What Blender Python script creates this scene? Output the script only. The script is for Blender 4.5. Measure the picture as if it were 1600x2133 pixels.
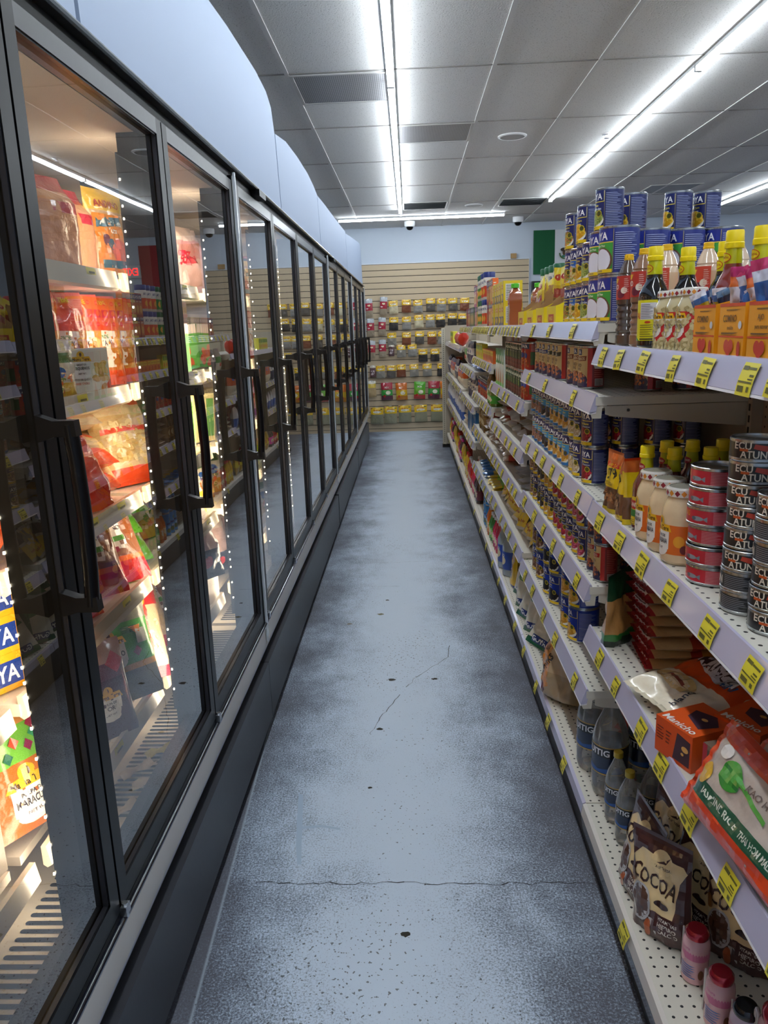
import bpy, bmesh, math, random
from mathutils import Vector, Matrix, noise
PI = math.pi
R = math.radians
for _o in list(bpy.data.objects): bpy.data.objects.remove(_o)
sc = bpy.context.scene
COL = sc.collection

# ---------------------------------------------------------------- camera, world, exposure
H = 1.60
cam_d = bpy.data.cameras.new('camera'); cam = bpy.data.objects.new('camera', cam_d); COL.objects.link(cam)
cam_d.sensor_fit = 'HORIZONTAL'; cam_d.sensor_width = 36.0; cam_d.lens = 1589 * 36 / 1600
cam_d.clip_start = 0.02; cam_d.clip_end = 60
YAW, PITCH, ROLL = 0.0395, 0.2370, 0.0342
_f = Vector((-math.sin(YAW) * math.cos(PITCH), math.cos(YAW) * math.cos(PITCH), -math.sin(PITCH)))
_r0 = Vector((math.cos(YAW), math.sin(YAW), 0)); _d0 = _f.cross(_r0)
_r = math.cos(ROLL) * _r0 + math.sin(ROLL) * _d0
_d = -math.sin(ROLL) * _r0 + math.cos(ROLL) * _d0
cam.matrix_world = Matrix(((_r.x, -_d.x, -_f.x, 0), (_r.y, -_d.y, -_f.y, 0), (_r.z, -_d.z, -_f.z, H), (0, 0, 0, 1)))
sc.camera = cam
world = bpy.data.worlds.new('world'); sc.world = world; world.use_nodes = True
world.node_tree.nodes['Background'].inputs[0].default_value = (0.75, 0.85, 1.0, 1)
world.node_tree.nodes['Background'].inputs[1].default_value = 0.15
sc.view_settings.view_transform = 'Standard'; sc.view_settings.look = 'None'
sc.view_settings.exposure = 2.0; sc.view_settings.gamma = 1.0; sc.view_settings.use_curve_mapping = False
sc.cycles.max_bounces = 9; sc.cycles.diffuse_bounces = 4; sc.cycles.glossy_bounces = 4
sc.cycles.transparent_max_bounces = 16; sc.cycles.transmission_bounces = 6
sc.cycles.caustics_reflective = False; sc.cycles.caustics_refractive = False
sc.cycles.sample_clamp_indirect = 4.0; sc.cycles.use_denoising = True
TUBE_POWER = 14.5          # emission of the ceiling tubes
LED_POWER = 4.0           # emission of the freezer LED strips

# ---------------------------------------------------------------- helpers
def lin(h):
    h = h.lstrip('#'); v = [int(h[i:i + 2], 16) / 255 for i in (0, 2, 4)]
    return tuple((c / 12.92 if c <= .04045 else ((c + .055) / 1.055) ** 2.4) for c in v) + (1,)
_M = {}
def P(hexc, rough=.42, metal=0.0, coat=0.0, bump=0.0, bscale=60, spec=.5):
    """a plain or slightly crinkled packaging / plastic / metal material"""
    k = (hexc, rough, metal, coat, bump, bscale, spec)
    if k in _M: return _M[k]
    m = bpy.data.materials.new('surface_' + hexc.strip('#')); m.use_nodes = True
    n = m.node_tree; b = n.nodes['Principled BSDF']
    b.inputs['Base Color'].default_value = lin(hexc); b.inputs['Roughness'].default_value = rough
    b.inputs['Metallic'].default_value = metal; b.inputs['Coat Weight'].default_value = coat
    b.inputs['Coat Roughness'].default_value = .08; b.inputs['Specular IOR Level'].default_value = spec
    # faint procedural wear in the gloss
    tc = n.nodes.new('ShaderNodeTexCoord'); nz = n.nodes.new('ShaderNodeTexNoise'); nz.inputs['Scale'].default_value = bscale
    nz.inputs['Detail'].default_value = 3
    n.links.new(tc.outputs['Object'], nz.inputs['Vector'])
    if bump:
        bp = n.nodes.new('ShaderNodeBump'); bp.inputs['Strength'].default_value = bump; bp.inputs['Distance'].default_value = .01
        n.links.new(nz.outputs['Fac'], bp.inputs['Height']); n.links.new(bp.outputs[0], b.inputs['Normal'])
    else:
        mr = n.nodes.new('ShaderNodeMapRange'); mr.inputs['To Min'].default_value = max(.02, rough - .02); mr.inputs['To Max'].default_value = rough + .02
        n.links.new(nz.outputs['Fac'], mr.inputs['Value']); n.links.new(mr.outputs[0], b.inputs['Roughness'])
    _M[k] = m; return m
def F(hexc, bump=.35, scale=28): return P(hexc, .28, 0, .6, bump, scale)      # shiny plastic film
def emat(name, rgb, s):
    m = bpy.data.materials.new(name); m.use_nodes = True; n = m.node_tree
    n.nodes.clear(); e = n.nodes.new('ShaderNodeEmission'); o = n.nodes.new('ShaderNodeOutputMaterial')
    e.inputs[0].default_value = (*rgb, 1); e.inputs[1].default_value = s; n.links.new(e.outputs[0], o.inputs[0]); return m
def glassmat(name, tint=(1, 1, 1), ior=1.5, power=3.0, rough=0.0, wav=0.0, haze=0.0):
    """pane of several glass layers: clear straight through, mirror-like at a slant"""
    m = bpy.data.materials.new(name); m.use_nodes = True; n = m.node_tree; n.nodes.clear()
    N = n.nodes.new; L = n.links.new
    o = N('ShaderNodeOutputMaterial'); mx = N('ShaderNodeMixShader'); t = N('ShaderNodeBsdfTransparent'); g = N('ShaderNodeBsdfGlossy')
    fr = N('ShaderNodeFresnel'); fr.inputs['IOR'].default_value = ior
    s1 = N('ShaderNodeMath'); s1.operation = 'SUBTRACT'; s1.inputs[0].default_value = 1; s1.use_clamp = True
    pw = N('ShaderNodeMath'); pw.operation = 'POWER'; pw.inputs[1].default_value = power
    s2 = N('ShaderNodeMath'); s2.operation = 'SUBTRACT'; s2.inputs[0].default_value = 1
    L(fr.outputs[0], s1.inputs[1]); L(s1.outputs[0], pw.inputs[0]); L(pw.outputs[0], s2.inputs[1])
    L(s2.outputs[0], mx.inputs[0]); t.inputs[0].default_value = (*tint, 1); g.inputs['Roughness'].default_value = rough
    g.inputs[0].default_value = (.96, .98, 1, 1)
    if wav:
        tc = N('ShaderNodeTexCoord'); nz = N('ShaderNodeTexNoise'); nz.inputs['Scale'].default_value = 2.2; nz.inputs['Detail'].default_value = 1
        bp = N('ShaderNodeBump'); bp.inputs['Strength'].default_value = wav; bp.inputs['Distance'].default_value = .02
        L(tc.outputs['Object'], nz.inputs['Vector']); L(nz.outputs[0], bp.inputs['Height']); L(bp.outputs[0], g.inputs['Normal'])
    L(t.outputs[0], mx.inputs[1]); L(g.outputs[0], mx.inputs[2])
    if haze:
        d = N('ShaderNodeBsdfDiffuse'); d.inputs[0].default_value = (.8, .8, .8, 1); m2 = N('ShaderNodeMixShader'); m2.inputs[0].default_value = haze
        L(mx.outputs[0], m2.inputs[1]); L(d.outputs[0], m2.inputs[2]); L(m2.outputs[0], o.inputs[0])
    else: L(mx.outputs[0], o.inputs[0])
    return m

class MB:
    """collects shapes in one mesh with several materials"""
    def __init__(s): s.v = []; s.f = []; s.m = []; s.mats = []
    def mi(s, m):
        if m not in s.mats: s.mats.append(m)
        return s.mats.index(m)
    def poly(s, pts, m):
        b = len(s.v); s.v += [tuple(p) for p in pts]; s.f.append(tuple(range(b, b + len(pts)))); s.m.append(s.mi(m)); return s
    def box(s, x0, x1, y0, y1, z0, z1, m):
        b = len(s.v); k = s.mi(m)
        s.v += [(x, y, z) for z in (z0, z1) for y in (y0, y1) for x in (x0, x1)]
        for f in ((0, 2, 3, 1), (4, 5, 7, 6), (0, 1, 5, 4), (2, 6, 7, 3), (0, 4, 6, 2), (1, 3, 7, 5)):
            s.f.append(tuple(b + i for i in f)); s.m.append(k)
        return s
    def extr(s, prof, y0, y1, m):
        """closed profile of (x,z) run along y"""
        b = len(s.v); k = s.mi(m); n = len(prof)
        s.v += [(x, y0, z) for x, z in prof] + [(x, y1, z) for x, z in prof]
        for i in range(n):
            j = (i + 1) % n; s.f.append((b + i, b + j, b + n + j, b + n + i)); s.m.append(k)
        s.f.append(tuple(b + i for i in reversed(range(n)))); s.m.append(k)
        s.f.append(tuple(b + n + i for i in range(n))); s.m.append(k)
        return s
    def lathe(s, prof, n=24, sx=1, sy=1, cx=0, cy=0):
        """prof: (r, z, material) rings; faces between ring i and i+1 take material of ring i+1"""
        b = len(s.v)
        for r, z, m in prof:
            for i in range(n):
                a = 2 * PI * i / n; s.v.append((cx + r * math.cos(a) * sx, cy + r * math.sin(a) * sy, z))
        for q in range(len(prof) - 1):
            k = s.mi(prof[q + 1][2])
            for i in range(n):
                j = (i + 1) % n; s.f.append((b + q * n + i, b + q * n + j, b + (q + 1) * n + j, b + (q + 1) * n + i)); s.m.append(k)
        if prof[0][0] > 1e-5: s.f.append(tuple(b + i for i in reversed(range(n)))); s.m.append(s.mi(prof[0][2]))
        if prof[-1][0] > 1e-5: s.f.append(tuple(b + (len(prof) - 1) * n + i for i in range(n))); s.m.append(s.mi(prof[-1][2]))
        return s
    def tube(s, pts, r, m, n=8):
        pts = [Vector(p) for p in pts]; b = len(s.v); k = s.mi(m)
        for i, p in enumerate(pts):
            d = (pts[min(i + 1, len(pts) - 1)] - pts[max(i - 1, 0)]).normalized()
            u = d.cross(Vector((0, 0, 1)) if abs(d.z) < .9 else Vector((1, 0, 0))).normalized(); w = d.cross(u)
            for j in range(n):
                a = 2 * PI * j / n; q = p + u * (r * math.cos(a)) + w * (r * math.sin(a)); s.v.append(tuple(q))
        for i in range(len(pts) - 1):
            for j in range(n):
                l = (j + 1) % n; s.f.append((b + i * n + j, b + i * n + l, b + (i + 1) * n + l, b + (i + 1) * n + j)); s.m.append(k)
        s.f.append(tuple(b + j for j in reversed(range(n)))); s.m.append(k)
        s.f.append(tuple(b + (len(pts) - 1) * n + j for j in range(n))); s.m.append(k)
        return s
    def grid(s, nu, nv, fn, mfn, flip=False):
        b = len(s.v)
        for j in range(nv + 1):
            for i in range(nu + 1): s.v.append(tuple(fn(i / nu, j / nv)))
        for j in range(nv):
            for i in range(nu):
                q = [b + j * (nu + 1) + i, b + j * (nu + 1) + i + 1, b + (j + 1) * (nu + 1) + i + 1, b + (j + 1) * (nu + 1) + i]
                if flip: q.reverse()
                s.f.append(tuple(q)); s.m.append(s.mi(mfn((i + .5) / nu, (j + .5) / nv)))
        return s
    def mesh(s, name, ang=38):
        me = bpy.data.meshes.new(name); me.from_pydata(s.v, [], s.f)
        for m in s.mats: me.materials.append(m)
        me.polygons.foreach_set('material_index', s.m)
        me.polygons.foreach_set('use_smooth', [True] * len(s.f))
        me.update()
        if ang: me.set_sharp_from_angle(angle=R(ang))
        return me
    def build(s, name, parent=None, ang=38, loc=None):
        o = bpy.data.objects.new(name, s.mesh(name, ang)); COL.objects.link(o)
        if parent: o.parent = parent
        if loc: o.location = loc
        return o
def mesh_obj(name, me, parent=None):
    o = bpy.data.objects.new(name, me); COL.objects.link(o)
    if parent: o.parent = parent
    return o
def empty(name, loc=(0, 0, 0)):
    o = bpy.data.objects.new(name, None); COL.objects.link(o); o.location = loc; o.empty_display_size = .05; return o
def tag(o, label, cat, group=None):
    for s_, t_ in ((' in its row', ''), (' layer,', ','), ('standing ', ''), (' and ', ' & '), (' with ', ', '), ('the ', ''), (' of ', ' '), (' pile from near end', ''), (' level,', ','), ('small ', ''), (' of ', ' '), (' in ', ' '), (' bay', ' bay')):
        if len(label.split()) <= 16: break
        label = label.replace(s_, t_) if s_ != ' of ' else label.replace(s_, t_, 1)
    o['label'] = label; o['category'] = cat
    if group: o['group'] = group
    return o
def struct(o): o['kind'] = 'structure'; return o

# ---------------------------------------------------------------- room materials
def floor_material():
    m = bpy.data.materials.new('worn_grey_floor'); m.use_nodes = True; n = m.node_tree; N = n.nodes.new; L = n.links.new
    b = n.nodes['Principled BSDF']; tc = N('ShaderNodeTexCoord')
    def nz(scale, det, rough=.6, sy=1.0, off=0):
        mp = N('ShaderNodeMapping'); mp.inputs['Scale'].default_value = (1, sy, 1); mp.inputs['Location'].default_value = (off, off, 0)
        t = N('ShaderNodeTexNoise'); t.inputs['Scale'].default_value = scale; t.inputs['Detail'].default_value = det; t.inputs['Roughness'].default_value = rough
        L(tc.outputs['Object'], mp.inputs[0]); L(mp.outputs[0], t.inputs['Vector']); return t.outputs['Fac']
    def ma(op, a, bb, clamp=False):
        q = N('ShaderNodeMath'); q.operation = op; q.use_clamp = clamp
        for i, x in enumerate((a, bb)):
            if isinstance(x, (int, float)): q.inputs[i].default_value = x
            else: L(x, q.inputs[i])
        return q.outputs[0]
    sep = N('ShaderNodeSeparateXYZ'); L(tc.outputs['Object'], sep.inputs[0])
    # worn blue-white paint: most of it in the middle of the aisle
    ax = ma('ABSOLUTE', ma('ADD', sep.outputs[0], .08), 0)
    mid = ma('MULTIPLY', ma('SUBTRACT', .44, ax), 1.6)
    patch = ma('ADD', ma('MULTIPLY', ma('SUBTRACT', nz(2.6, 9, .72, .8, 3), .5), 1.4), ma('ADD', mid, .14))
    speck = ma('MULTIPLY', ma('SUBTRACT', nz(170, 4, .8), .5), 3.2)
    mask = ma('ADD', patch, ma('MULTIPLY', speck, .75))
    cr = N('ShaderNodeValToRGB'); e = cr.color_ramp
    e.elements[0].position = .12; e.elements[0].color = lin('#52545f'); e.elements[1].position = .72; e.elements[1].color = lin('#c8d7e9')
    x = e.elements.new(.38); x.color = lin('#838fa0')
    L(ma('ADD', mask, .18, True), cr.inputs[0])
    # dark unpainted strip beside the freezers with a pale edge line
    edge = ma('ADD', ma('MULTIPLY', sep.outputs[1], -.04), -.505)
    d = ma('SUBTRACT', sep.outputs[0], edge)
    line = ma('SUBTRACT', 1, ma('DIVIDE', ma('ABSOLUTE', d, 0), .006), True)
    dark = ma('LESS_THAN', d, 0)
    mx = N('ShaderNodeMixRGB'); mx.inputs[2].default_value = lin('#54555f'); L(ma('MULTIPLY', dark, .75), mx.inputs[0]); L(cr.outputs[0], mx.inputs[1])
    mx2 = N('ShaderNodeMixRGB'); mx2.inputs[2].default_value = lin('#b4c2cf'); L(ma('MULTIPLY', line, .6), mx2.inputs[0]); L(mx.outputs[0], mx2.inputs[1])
    # dark pits
    vo = N('ShaderNodeTexNoise'); vo.inputs['Scale'].default_value = 95; vo.inputs['Detail'].default_value = 1; L(tc.outputs['Object'], vo.inputs['Vector'])
    pit = ma('GREATER_THAN', ma('MULTIPLY', vo.outputs['Fac'], ma('ADD', nz(1.3, 2, .5, 1, 9), .55)), .80)
    mx3 = N('ShaderNodeMixRGB'); mx3.inputs[2].default_value = lin('#3a3a3c'); L(ma('MULTIPLY', pit, .8), mx3.inputs[0]); L(mx2.outputs[0], mx3.inputs[1])
    L(mx3.outputs[0], b.inputs['Base Color'])
    mr = N('ShaderNodeMapRange'); mr.inputs['To Min'].default_value = .55; mr.inputs['To Max'].default_value = .38; L(mask, mr.inputs[0]); L(mr.outputs[0], b.inputs['Roughness'])
    bp = N('ShaderNodeBump'); bp.inputs['Strength'].default_value = .18; bp.inputs['Distance'].default_value = .004; L(speck, bp.inputs['Height']); L(bp.outputs[0], b.inputs['Normal'])
    return m
def ceiling_material():
    m = bpy.data.materials.new('ceiling_tile'); m.use_nodes = True; n = m.node_tree; N = n.nodes.new; L = n.links.new
    b = n.nodes['Principled BSDF']; tc = N('ShaderNodeTexCoord'); t = N('ShaderNodeTexNoise'); t.inputs['Scale'].default_value = 130; t.inputs['Detail'].default_value = 2
    L(tc.outputs['Object'], t.inputs['Vector']); cr = N('ShaderNodeValToRGB'); cr.color_ramp.elements[0].position = .30; cr.color_ramp.elements[0].color = lin('#a09e9c')
    cr.color_ramp.elements[1].position = .40; cr.color_ramp.elements[1].color = lin('#dad9d8'); L(t.outputs[0], cr.inputs[0]); L(cr.outputs[0], b.inputs['Base Color'])
    b.inputs['Roughness'].default_value = .9
    bp = N('ShaderNodeBump'); bp.inputs['Strength'].default_value = .3; bp.inputs['Distance'].default_value = .004; L(t.outputs[0], bp.inputs['Height']); L(bp.outputs[0], b.inputs['Normal'])
    return m
def holes_material(name, base, hole, px, py, r, axes=(0, 1), rough=.45):
    """painted steel with a grid of punched holes (object coordinates)"""
    m = bpy.data.materials.new(name); m.use_nodes = True; n = m.node_tree; N = n.nodes.new; L = n.links.new
    b = n.nodes['Principled BSDF']; tc = N('ShaderNodeTexCoord'); sp = N('ShaderNodeSeparateXYZ'); L(tc.outputs['Object'], sp.inputs[0])
    def ma(op, a, bb):
        q = N('ShaderNodeMath'); q.operation = op
        for i, x in enumerate((a, bb)):
            if isinstance(x, (int, float)): q.inputs[i].default_value = x
            else: L(x, q.inputs[i])
        return q.outputs[0]
    def cell(a, p): return ma('SUBTRACT', ma('PINGPONG', ma('ADD', sp.outputs[a], 50 * p), p / 2), p / 4 * 0)
    u = cell(axes[0], px); v = cell(axes[1], py)
    d = ma('SQRT', ma('ADD', ma('MULTIPLY', u, u), ma('MULTIPLY', v, v)), 0)
    k = ma('LESS_THAN', d, r)
    mx = N('ShaderNodeMixRGB'); mx.inputs[1].default_value = lin(base); mx.inputs[2].default_value = lin(hole); L(k, mx.inputs[0]); L(mx.outputs[0], b.inputs['Base Color'])
    b.inputs['Roughness'].default_value = rough
    return m
BLACK = P('#030304', .34, 0, 0, 0, 60, .18); BLACKM = P('#0a0a0c', .45); WHITE = P('#e9eaec', .5); CREAM = P('#cfc8ba', .4); DGREY = P('#2a2b30', .4)
CHROME = P('#b9bcc0', .2, 1.0); STEEL = P('#9a9ca0', .3, 1.0)
SHELFP = holes_material('shelf_punched', '#d6d1c4', '#1c1c1e', .0254, .0254, .0034)
PEGB = holes_material('pegboard', '#a89a8a', '#2a2420', .0508, .0254, .0034, (1, 2), .5)
TAGY = P('#dccf35', .4); TAGK = P('#5c5a1c', .5)

# ---------------------------------------------------------------- floor, walls, ceiling
X0, X1, Y0, YW, ZC = -1.62, 6.6, -2.6, 12.05, 3.045
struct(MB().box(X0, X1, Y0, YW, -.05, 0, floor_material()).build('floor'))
ceil = struct(MB().box(X0, X1, Y0, YW, ZC, ZC + .05, ceiling_material()).build('ceiling'))
WALLM = P('#c6d0dd', .55, 0, 0, .03, 8)
struct(MB().box(X0, X1, YW, YW + .08, 0, ZC, WALLM).build('wall_back'))
struct(MB().box(X0 - .08, X0, Y0, YW, 0, ZC, WALLM).build('wall_left'))
struct(MB().box(X1, X1 + .08, Y0, YW, 0, ZC, WALLM).build('wall_right'))
struct(MB().box(X0, X1, Y0 - .08, Y0, 0, ZC, WALLM).build('wall_near'))
g = MB(); TB = P('#d0cfce', .5)
for k in range(-2, 12):
    x = -.07 + .6 * k
    if X0 < x < X1: g.box(x - .012, x + .012, Y0, YW, ZC - .006, ZC, TB)
for k in range(-7, 7):
    y = 4.87 + 1.25 * k
    if Y0 < y < YW: g.box(X0, X1, y - .007, y + .007, ZC - .004, ZC - .0005, P('#8f8c88', .6))
struct(g.build('trim_1'))
def panel(x0, x1, y0, y1, label, dark='#4c4d52'):
    t = empty('ceiling_vent', ((x0 + x1) / 2, (y0 + y1) / 2, ZC)); hw, hd = (x1 - x0) / 2, (y1 - y0) / 2
    m = MB(); w = .02
    for a in ((-hw, hw, -hd, -hd + w), (-hw, hw, hd - w, hd), (-hw, -hw + w, -hd + w, hd - w), (hw - w, hw, -hd + w, hd - w)): m.box(*a, -.008, 0, P('#b9b8b6', .4))
    m.build('vent_frame', t)
    return t, hw, hd
for (x0, x1, y0, y1, lb) in ((-.66, -.08, 4.89, 5.48, 'grey perforated square ceiling panel between freezers and aisle light'), (-.06, .52, 6.13, 6.7, 'grey perforated square ceiling panel right of the aisle light'), (2.74, 3.32, 9.2, 9.8, 'grey perforated ceiling panel above the stacked cans')):
    t, hw, hd = panel(x0, x1, y0, y1, lb); tag(t, lb, 'vent')
    MB().box(-hw + .02, hw - .02, -hd + .02, hd - .02, -.005, -.001, holes_material('perforated_grille', '#a3a3a6', '#58585c', .012, .012, .0042)).build('perforated_panel', t)
for (x0, x1, y0, y1, lb) in ((-.04, .51, 9.75, 10.3, 'louvred white ceiling air vent beside the end of the aisle light'), (1.15, 1.71, 9.75, 10.3, 'louvred ceiling air vent near the second row of lights')):
    t, hw, hd = panel(x0, x1, y0, y1, lb); tag(t, lb, 'vent')
    MB().box(-hw + .02, hw - .02, -hd + .02, hd - .02, -.002, -.0005, P('#1d1e21', .7)).build('vent_backing', t)
    for k in range(9):
        y = -hd + .05 + k * (2 * hd - .1) / 8; MB().poly([(-hw + .02, y - .016, -.014), (hw - .02, y - .016, -.014), (hw - .02, y + .012, -.004), (-hw + .02, y + .012, -.004)], P('#b6bcc2', .4)).build('louvre', t)
# ceiling tube lights
TUBEM = emat('tube_light', (.86, .94, 1.0), TUBE_POWER)
def tube_light(x, y, L_, along, label, group=None):
    t = empty('tube_light', (x, y, ZC)); tag(t, label, 'ceiling light', group)
    if along == 'x': t.rotation_euler = (0, 0, R(-90))
    MB().box(-.022, .022, 0, L_, -.022, -.002, P('#d9dde0', .4)).build('light_housing', t)
    b = MB(); n = 7
    prof = [(.019 * math.cos(PI * i / n), -.022 - .024 * math.sin(PI * i / n)) for i in range(n + 1)]
    b.extr(prof, .012, L_ - .012, TUBEM); b.build('lamp_tube', t)
    MB().box(-.021, .021, 0, .012, -.047, -.022, WHITE).build('end_cap', t); MB().box(-.021, .021, L_ - .012, L_, -.047, -.022, WHITE).build('end_cap', t)
for k, nm in enumerate(('nearest', 'second', 'third', 'fourth', 'farthest')):
    y = [-2.3, .14, 2.60, 5.06, 7.52][k]; L_ = 2.45 if k < 4 else 2.80
    tube_light(-.07, y, L_, 'y', f'white ceiling tube light over the aisle, {nm} of its straight row')
    tube_light(1.735, y - .04, 2.45 if k < 4 else 2.35, 'y', f'white ceiling tube light above the shelves, {nm} of its row')
for k, y in enumerate((.0, 4.0, 8.35)):
    tube_light(4.09, y, 2.45, 'y', ('nearest', 'middle', 'farthest')[k] + ' white tube light of the row on the far right')
tube_light(-.92, 10.9, 2.24, 'x', 'white tube light running crosswise in front of the back wall')
# speakers, sprinkler, dome cameras
for (x, y, lb) in ((.86, 6.62, 'round white ceiling speaker right of the aisle light'), (.85, 10.15, 'small round ceiling speaker between the two air vents')):
    t = empty('ceiling_speaker', (x, y, ZC)); tag(t, lb, 'speaker')
    MB().lathe([(.115, 0, WHITE), (.115, -.006, WHITE), (.10, -.012, WHITE), (.098, -.008, WHITE)], 32).build('speaker_rim', t)
    MB().lathe([(.098, -.006, P('#b5b5b7', .6)), (.097, -.010, P('#b5b5b7', .6))], 32).build('speaker_grille', t)
t = empty('fire_sprinkler', (1.62, 6.68, ZC)); tag(t, 'small white fire sprinkler in the ceiling tile', 'sprinkler')
MB().lathe([(.04, 0, WHITE), (.036, -.008, WHITE), (.012, -.009, CHROME), (.01, -.03, CHROME), (.022, -.032, CHROME), (.022, -.035, CHROME)], 20).build('sprinkler_head', t)
for (x, y, lb) in ((.05, 11.45, 'white dome security camera left, on the ceiling by the back wall'), (1.57, 11.42, 'white dome security camera right, on the ceiling near the flag')):
    t = empty('security_camera', (x, y, ZC)); tag(t, lb, 'camera')
    MB().lathe([(.075, 0, WHITE), (.075, -.055, WHITE), (.066, -.07, WHITE), (.05, -.072, WHITE)], 28).build('camera_housing', t)
    MB().lathe([(.05, -.068, BLACK), (.047, -.09, BLACK), (.034, -.108, BLACK), (.014, -.116, BLACK), (0.0, -.118, BLACK)], 24).build('camera_dome', t)
# slatted display wall
SW = P('#c6b294', .5); s = MB(); zt = 2.53; gp = .0885
k = 0; z = zt
while z > .02:
    z2 = max(z - gp, 0); s.box(-.69, 1.82, 12.022, 12.045, z2, z - .009, SW); z = z2
s.box(-.69, 1.82, 12.036, 12.048, 0, zt, P('#2b2723', .7)); s.box(-.69, 1.82, 12.02, 12.047, zt - .003, zt + .008, P('#dfe3e8', .5)); s.box(1.82, 1.828, 12.02, 12.047, 0, zt + .008, P('#dfe3e8', .5))
tag(s.build('slatted_display_wall'), 'beige slatted display panel covering the lower back wall', 'display wall')
tag(MB().box(1.55, 1.63, 11.99, 12.045, zt + .01, zt + .08, P('#b08d5e', .7)).build('cardboard_box'), 'small brown cardboard piece on top of the slatted panel', 'box')
# flag on the back wall
fl = MB(); GR = P('#0f5a33', .8); WH = P('#dfe2e6', .8); RD = P('#a5192c', .8)
def flagfn(u, v): return (1.885 + u * .95, 12.035 - .007 * math.sin(u * 23) * (.4 + v), 2.925 - v * .625)
fl.grid(48, 4, flagfn, lambda u, v: GR if u < .333 else (WH if u < .667 else RD), True)
fo = empty('flag', (0, 0, 0)); tag(fo, 'green, white and red flag with an eagle emblem hung on the back wall', 'flag')
fl.build('flag_cloth', fo, 0)
em = MB()
def ell(cx, cz, rx, rz, m, y, n=18, a0=0, a1=2 * PI):
    em.poly([(cx + rx * math.cos(a0 + (a1 - a0) * i / n), y, cz + rz * math.sin(a0 + (a1 - a0) * i / n)) for i in range(n)], m)
BR = P('#5a4126', .7); OL = P('#4d6b35', .7)
for i in range(15):
    a = PI * 1.0 + PI * i / 14; ell(2.36 + .085 * math.cos(a), 2.585 + .075 * math.sin(a), .014, .009, OL, 12.021 - i * .0001, 8)
ell(2.36, 2.60, .045, .055, BR, 12.0215); ell(2.335, 2.64, .05, .028, P('#3c2c1c', .7), 12.0212); ell(2.385, 2.66, .02, .018, P('#8a6a3a', .7), 12.021); ell(2.35, 2.545, .05, .02, P('#3f7a6a', .7), 12.0209)
em.poly([(2.395, 12.0205, 2.66), (2.425, 12.0205, 2.65), (2.398, 12.0205, 2.645)], P('#c89a3a', .7))
em.build('flag_emblem', fo, 0)
tag(MB().box(1.86, 2.9, 11.93, 12.04, 2.03, 2.2, P('#101114', .35)).box(1.88, 2.88, 11.925, 11.93, 2.05, 2.18, P('#17181c', .2)).build('black_header_panel'), 'long black header panel low on the wall under the flag', 'panel')
# exit sign on the back wall
t = empty('exit_sign', (2.98, 12.0, 2.55)); tag(t, 'white exit sign with glowing red letters on the back wall, right of the flag', 'exit sign')
MB().box(-.15, .15, 0, .045, -.09, .09, WHITE).build('sign_box', t)
# cracks and chips in the floor
fp = bpy.data.objects['floor']
def crack(pts, w=.003, m=P('#2e2d2e', .9), seed=1):
    rnd = random.Random(seed); out = []
    for (a, b_) in zip(pts, pts[1:]):
        n = max(2, int(math.dist(a, b_) / .025))
        for i in range(n): t_ = i / n; out.append((a[0] + (b_[0] - a[0]) * t_ + rnd.uniform(-.007, .007), a[1] + (b_[1] - a[1]) * t_ + rnd.uniform(-.007, .007)))
    out.append(pts[-1]); mb = MB()
    for (a, b_) in zip(out, out[1:]):
        ww = w * rnd.uniform(.3, 1.0); dx, dy = b_[0] - a[0], b_[1] - a[1]; l = math.hypot(dx, dy) or 1; nx, ny = -dy / l * ww / 2, dx / l * ww / 2
        mb.poly([(a[0] - nx, a[1] - ny, .0006), (b_[0] - nx, b_[1] - ny, .0006), (b_[0] + nx, b_[1] + ny, .0006), (a[0] + nx, a[1] + ny, .0006)], m)
    o = mb.build('floor_crack', fp, 0); return o
crack([(-.20, 2.78), (-.155, 2.95), (-.12, 3.02), (-.08, 3.13)], seed=2); crack([(-.05, 3.2), (.01, 3.33), (.08, 3.42), (.15, 3.52), (.17, 3.66)], seed=3)
crack([(-.5, 1.94), (.5, 1.93)], .0035, seed=5); crack([(-.44, 4.62), (-.1, 4.6)], .002, seed=6); crack([(.1, 5.2), (.45, 5.18)], .003, seed=8); crack([(-.3, 5.1), (.1, 5.12)], .002, seed=9); crack([(.2, 4.6), (.47, 4.62)], .002, seed=10)
def smear(pts): MB().poly([(x, y, .0005) for x, y in pts], P("#a9bdd2", .5)).build("paint_smear", fp, 0)
def chip(x, y, r, c, seed):
    rnd = random.Random(seed); MB().poly([(x + r * rnd.uniform(.6, 1.2) * math.cos(a * PI / 6), y + r * .7 * rnd.uniform(.6, 1.2) * math.sin(a * PI / 6), .0007) for a in range(12)], P(c, .9)).build('floor_chip', fp, 0)
for i, (x, y, r, c) in enumerate(((-.12, 3.28, .018, '#3c3a37'), (.08, 3.28, .016, '#3c3a37'), (-.37, 3.98, .017, '#80786a'), (-.2, 4.12, .02, '#7f7b66'), (-.17, 4.35, .014, '#4a4a46'), (-.05, 1.74, .014, '#35352f'), (-.16, 2.83, .014, '#35352f'), (-.18, 2.42, .010, '#35352f'), (.22, 1.42, .012, '#35352f'))): chip(x, y, r, c, i)
smear([(-.385, 2.02), (-.372, 2.02), (-.385, 2.12), (-.395, 2.22), (-.415, 2.38), (-.432, 2.39), (-.415, 2.22), (-.40, 2.10)]); smear([(-.395, 2.19), (-.33, 2.2), (-.27, 2.185), (-.265, 2.195), (-.33, 2.212), (-.395, 2.205)])
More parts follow.
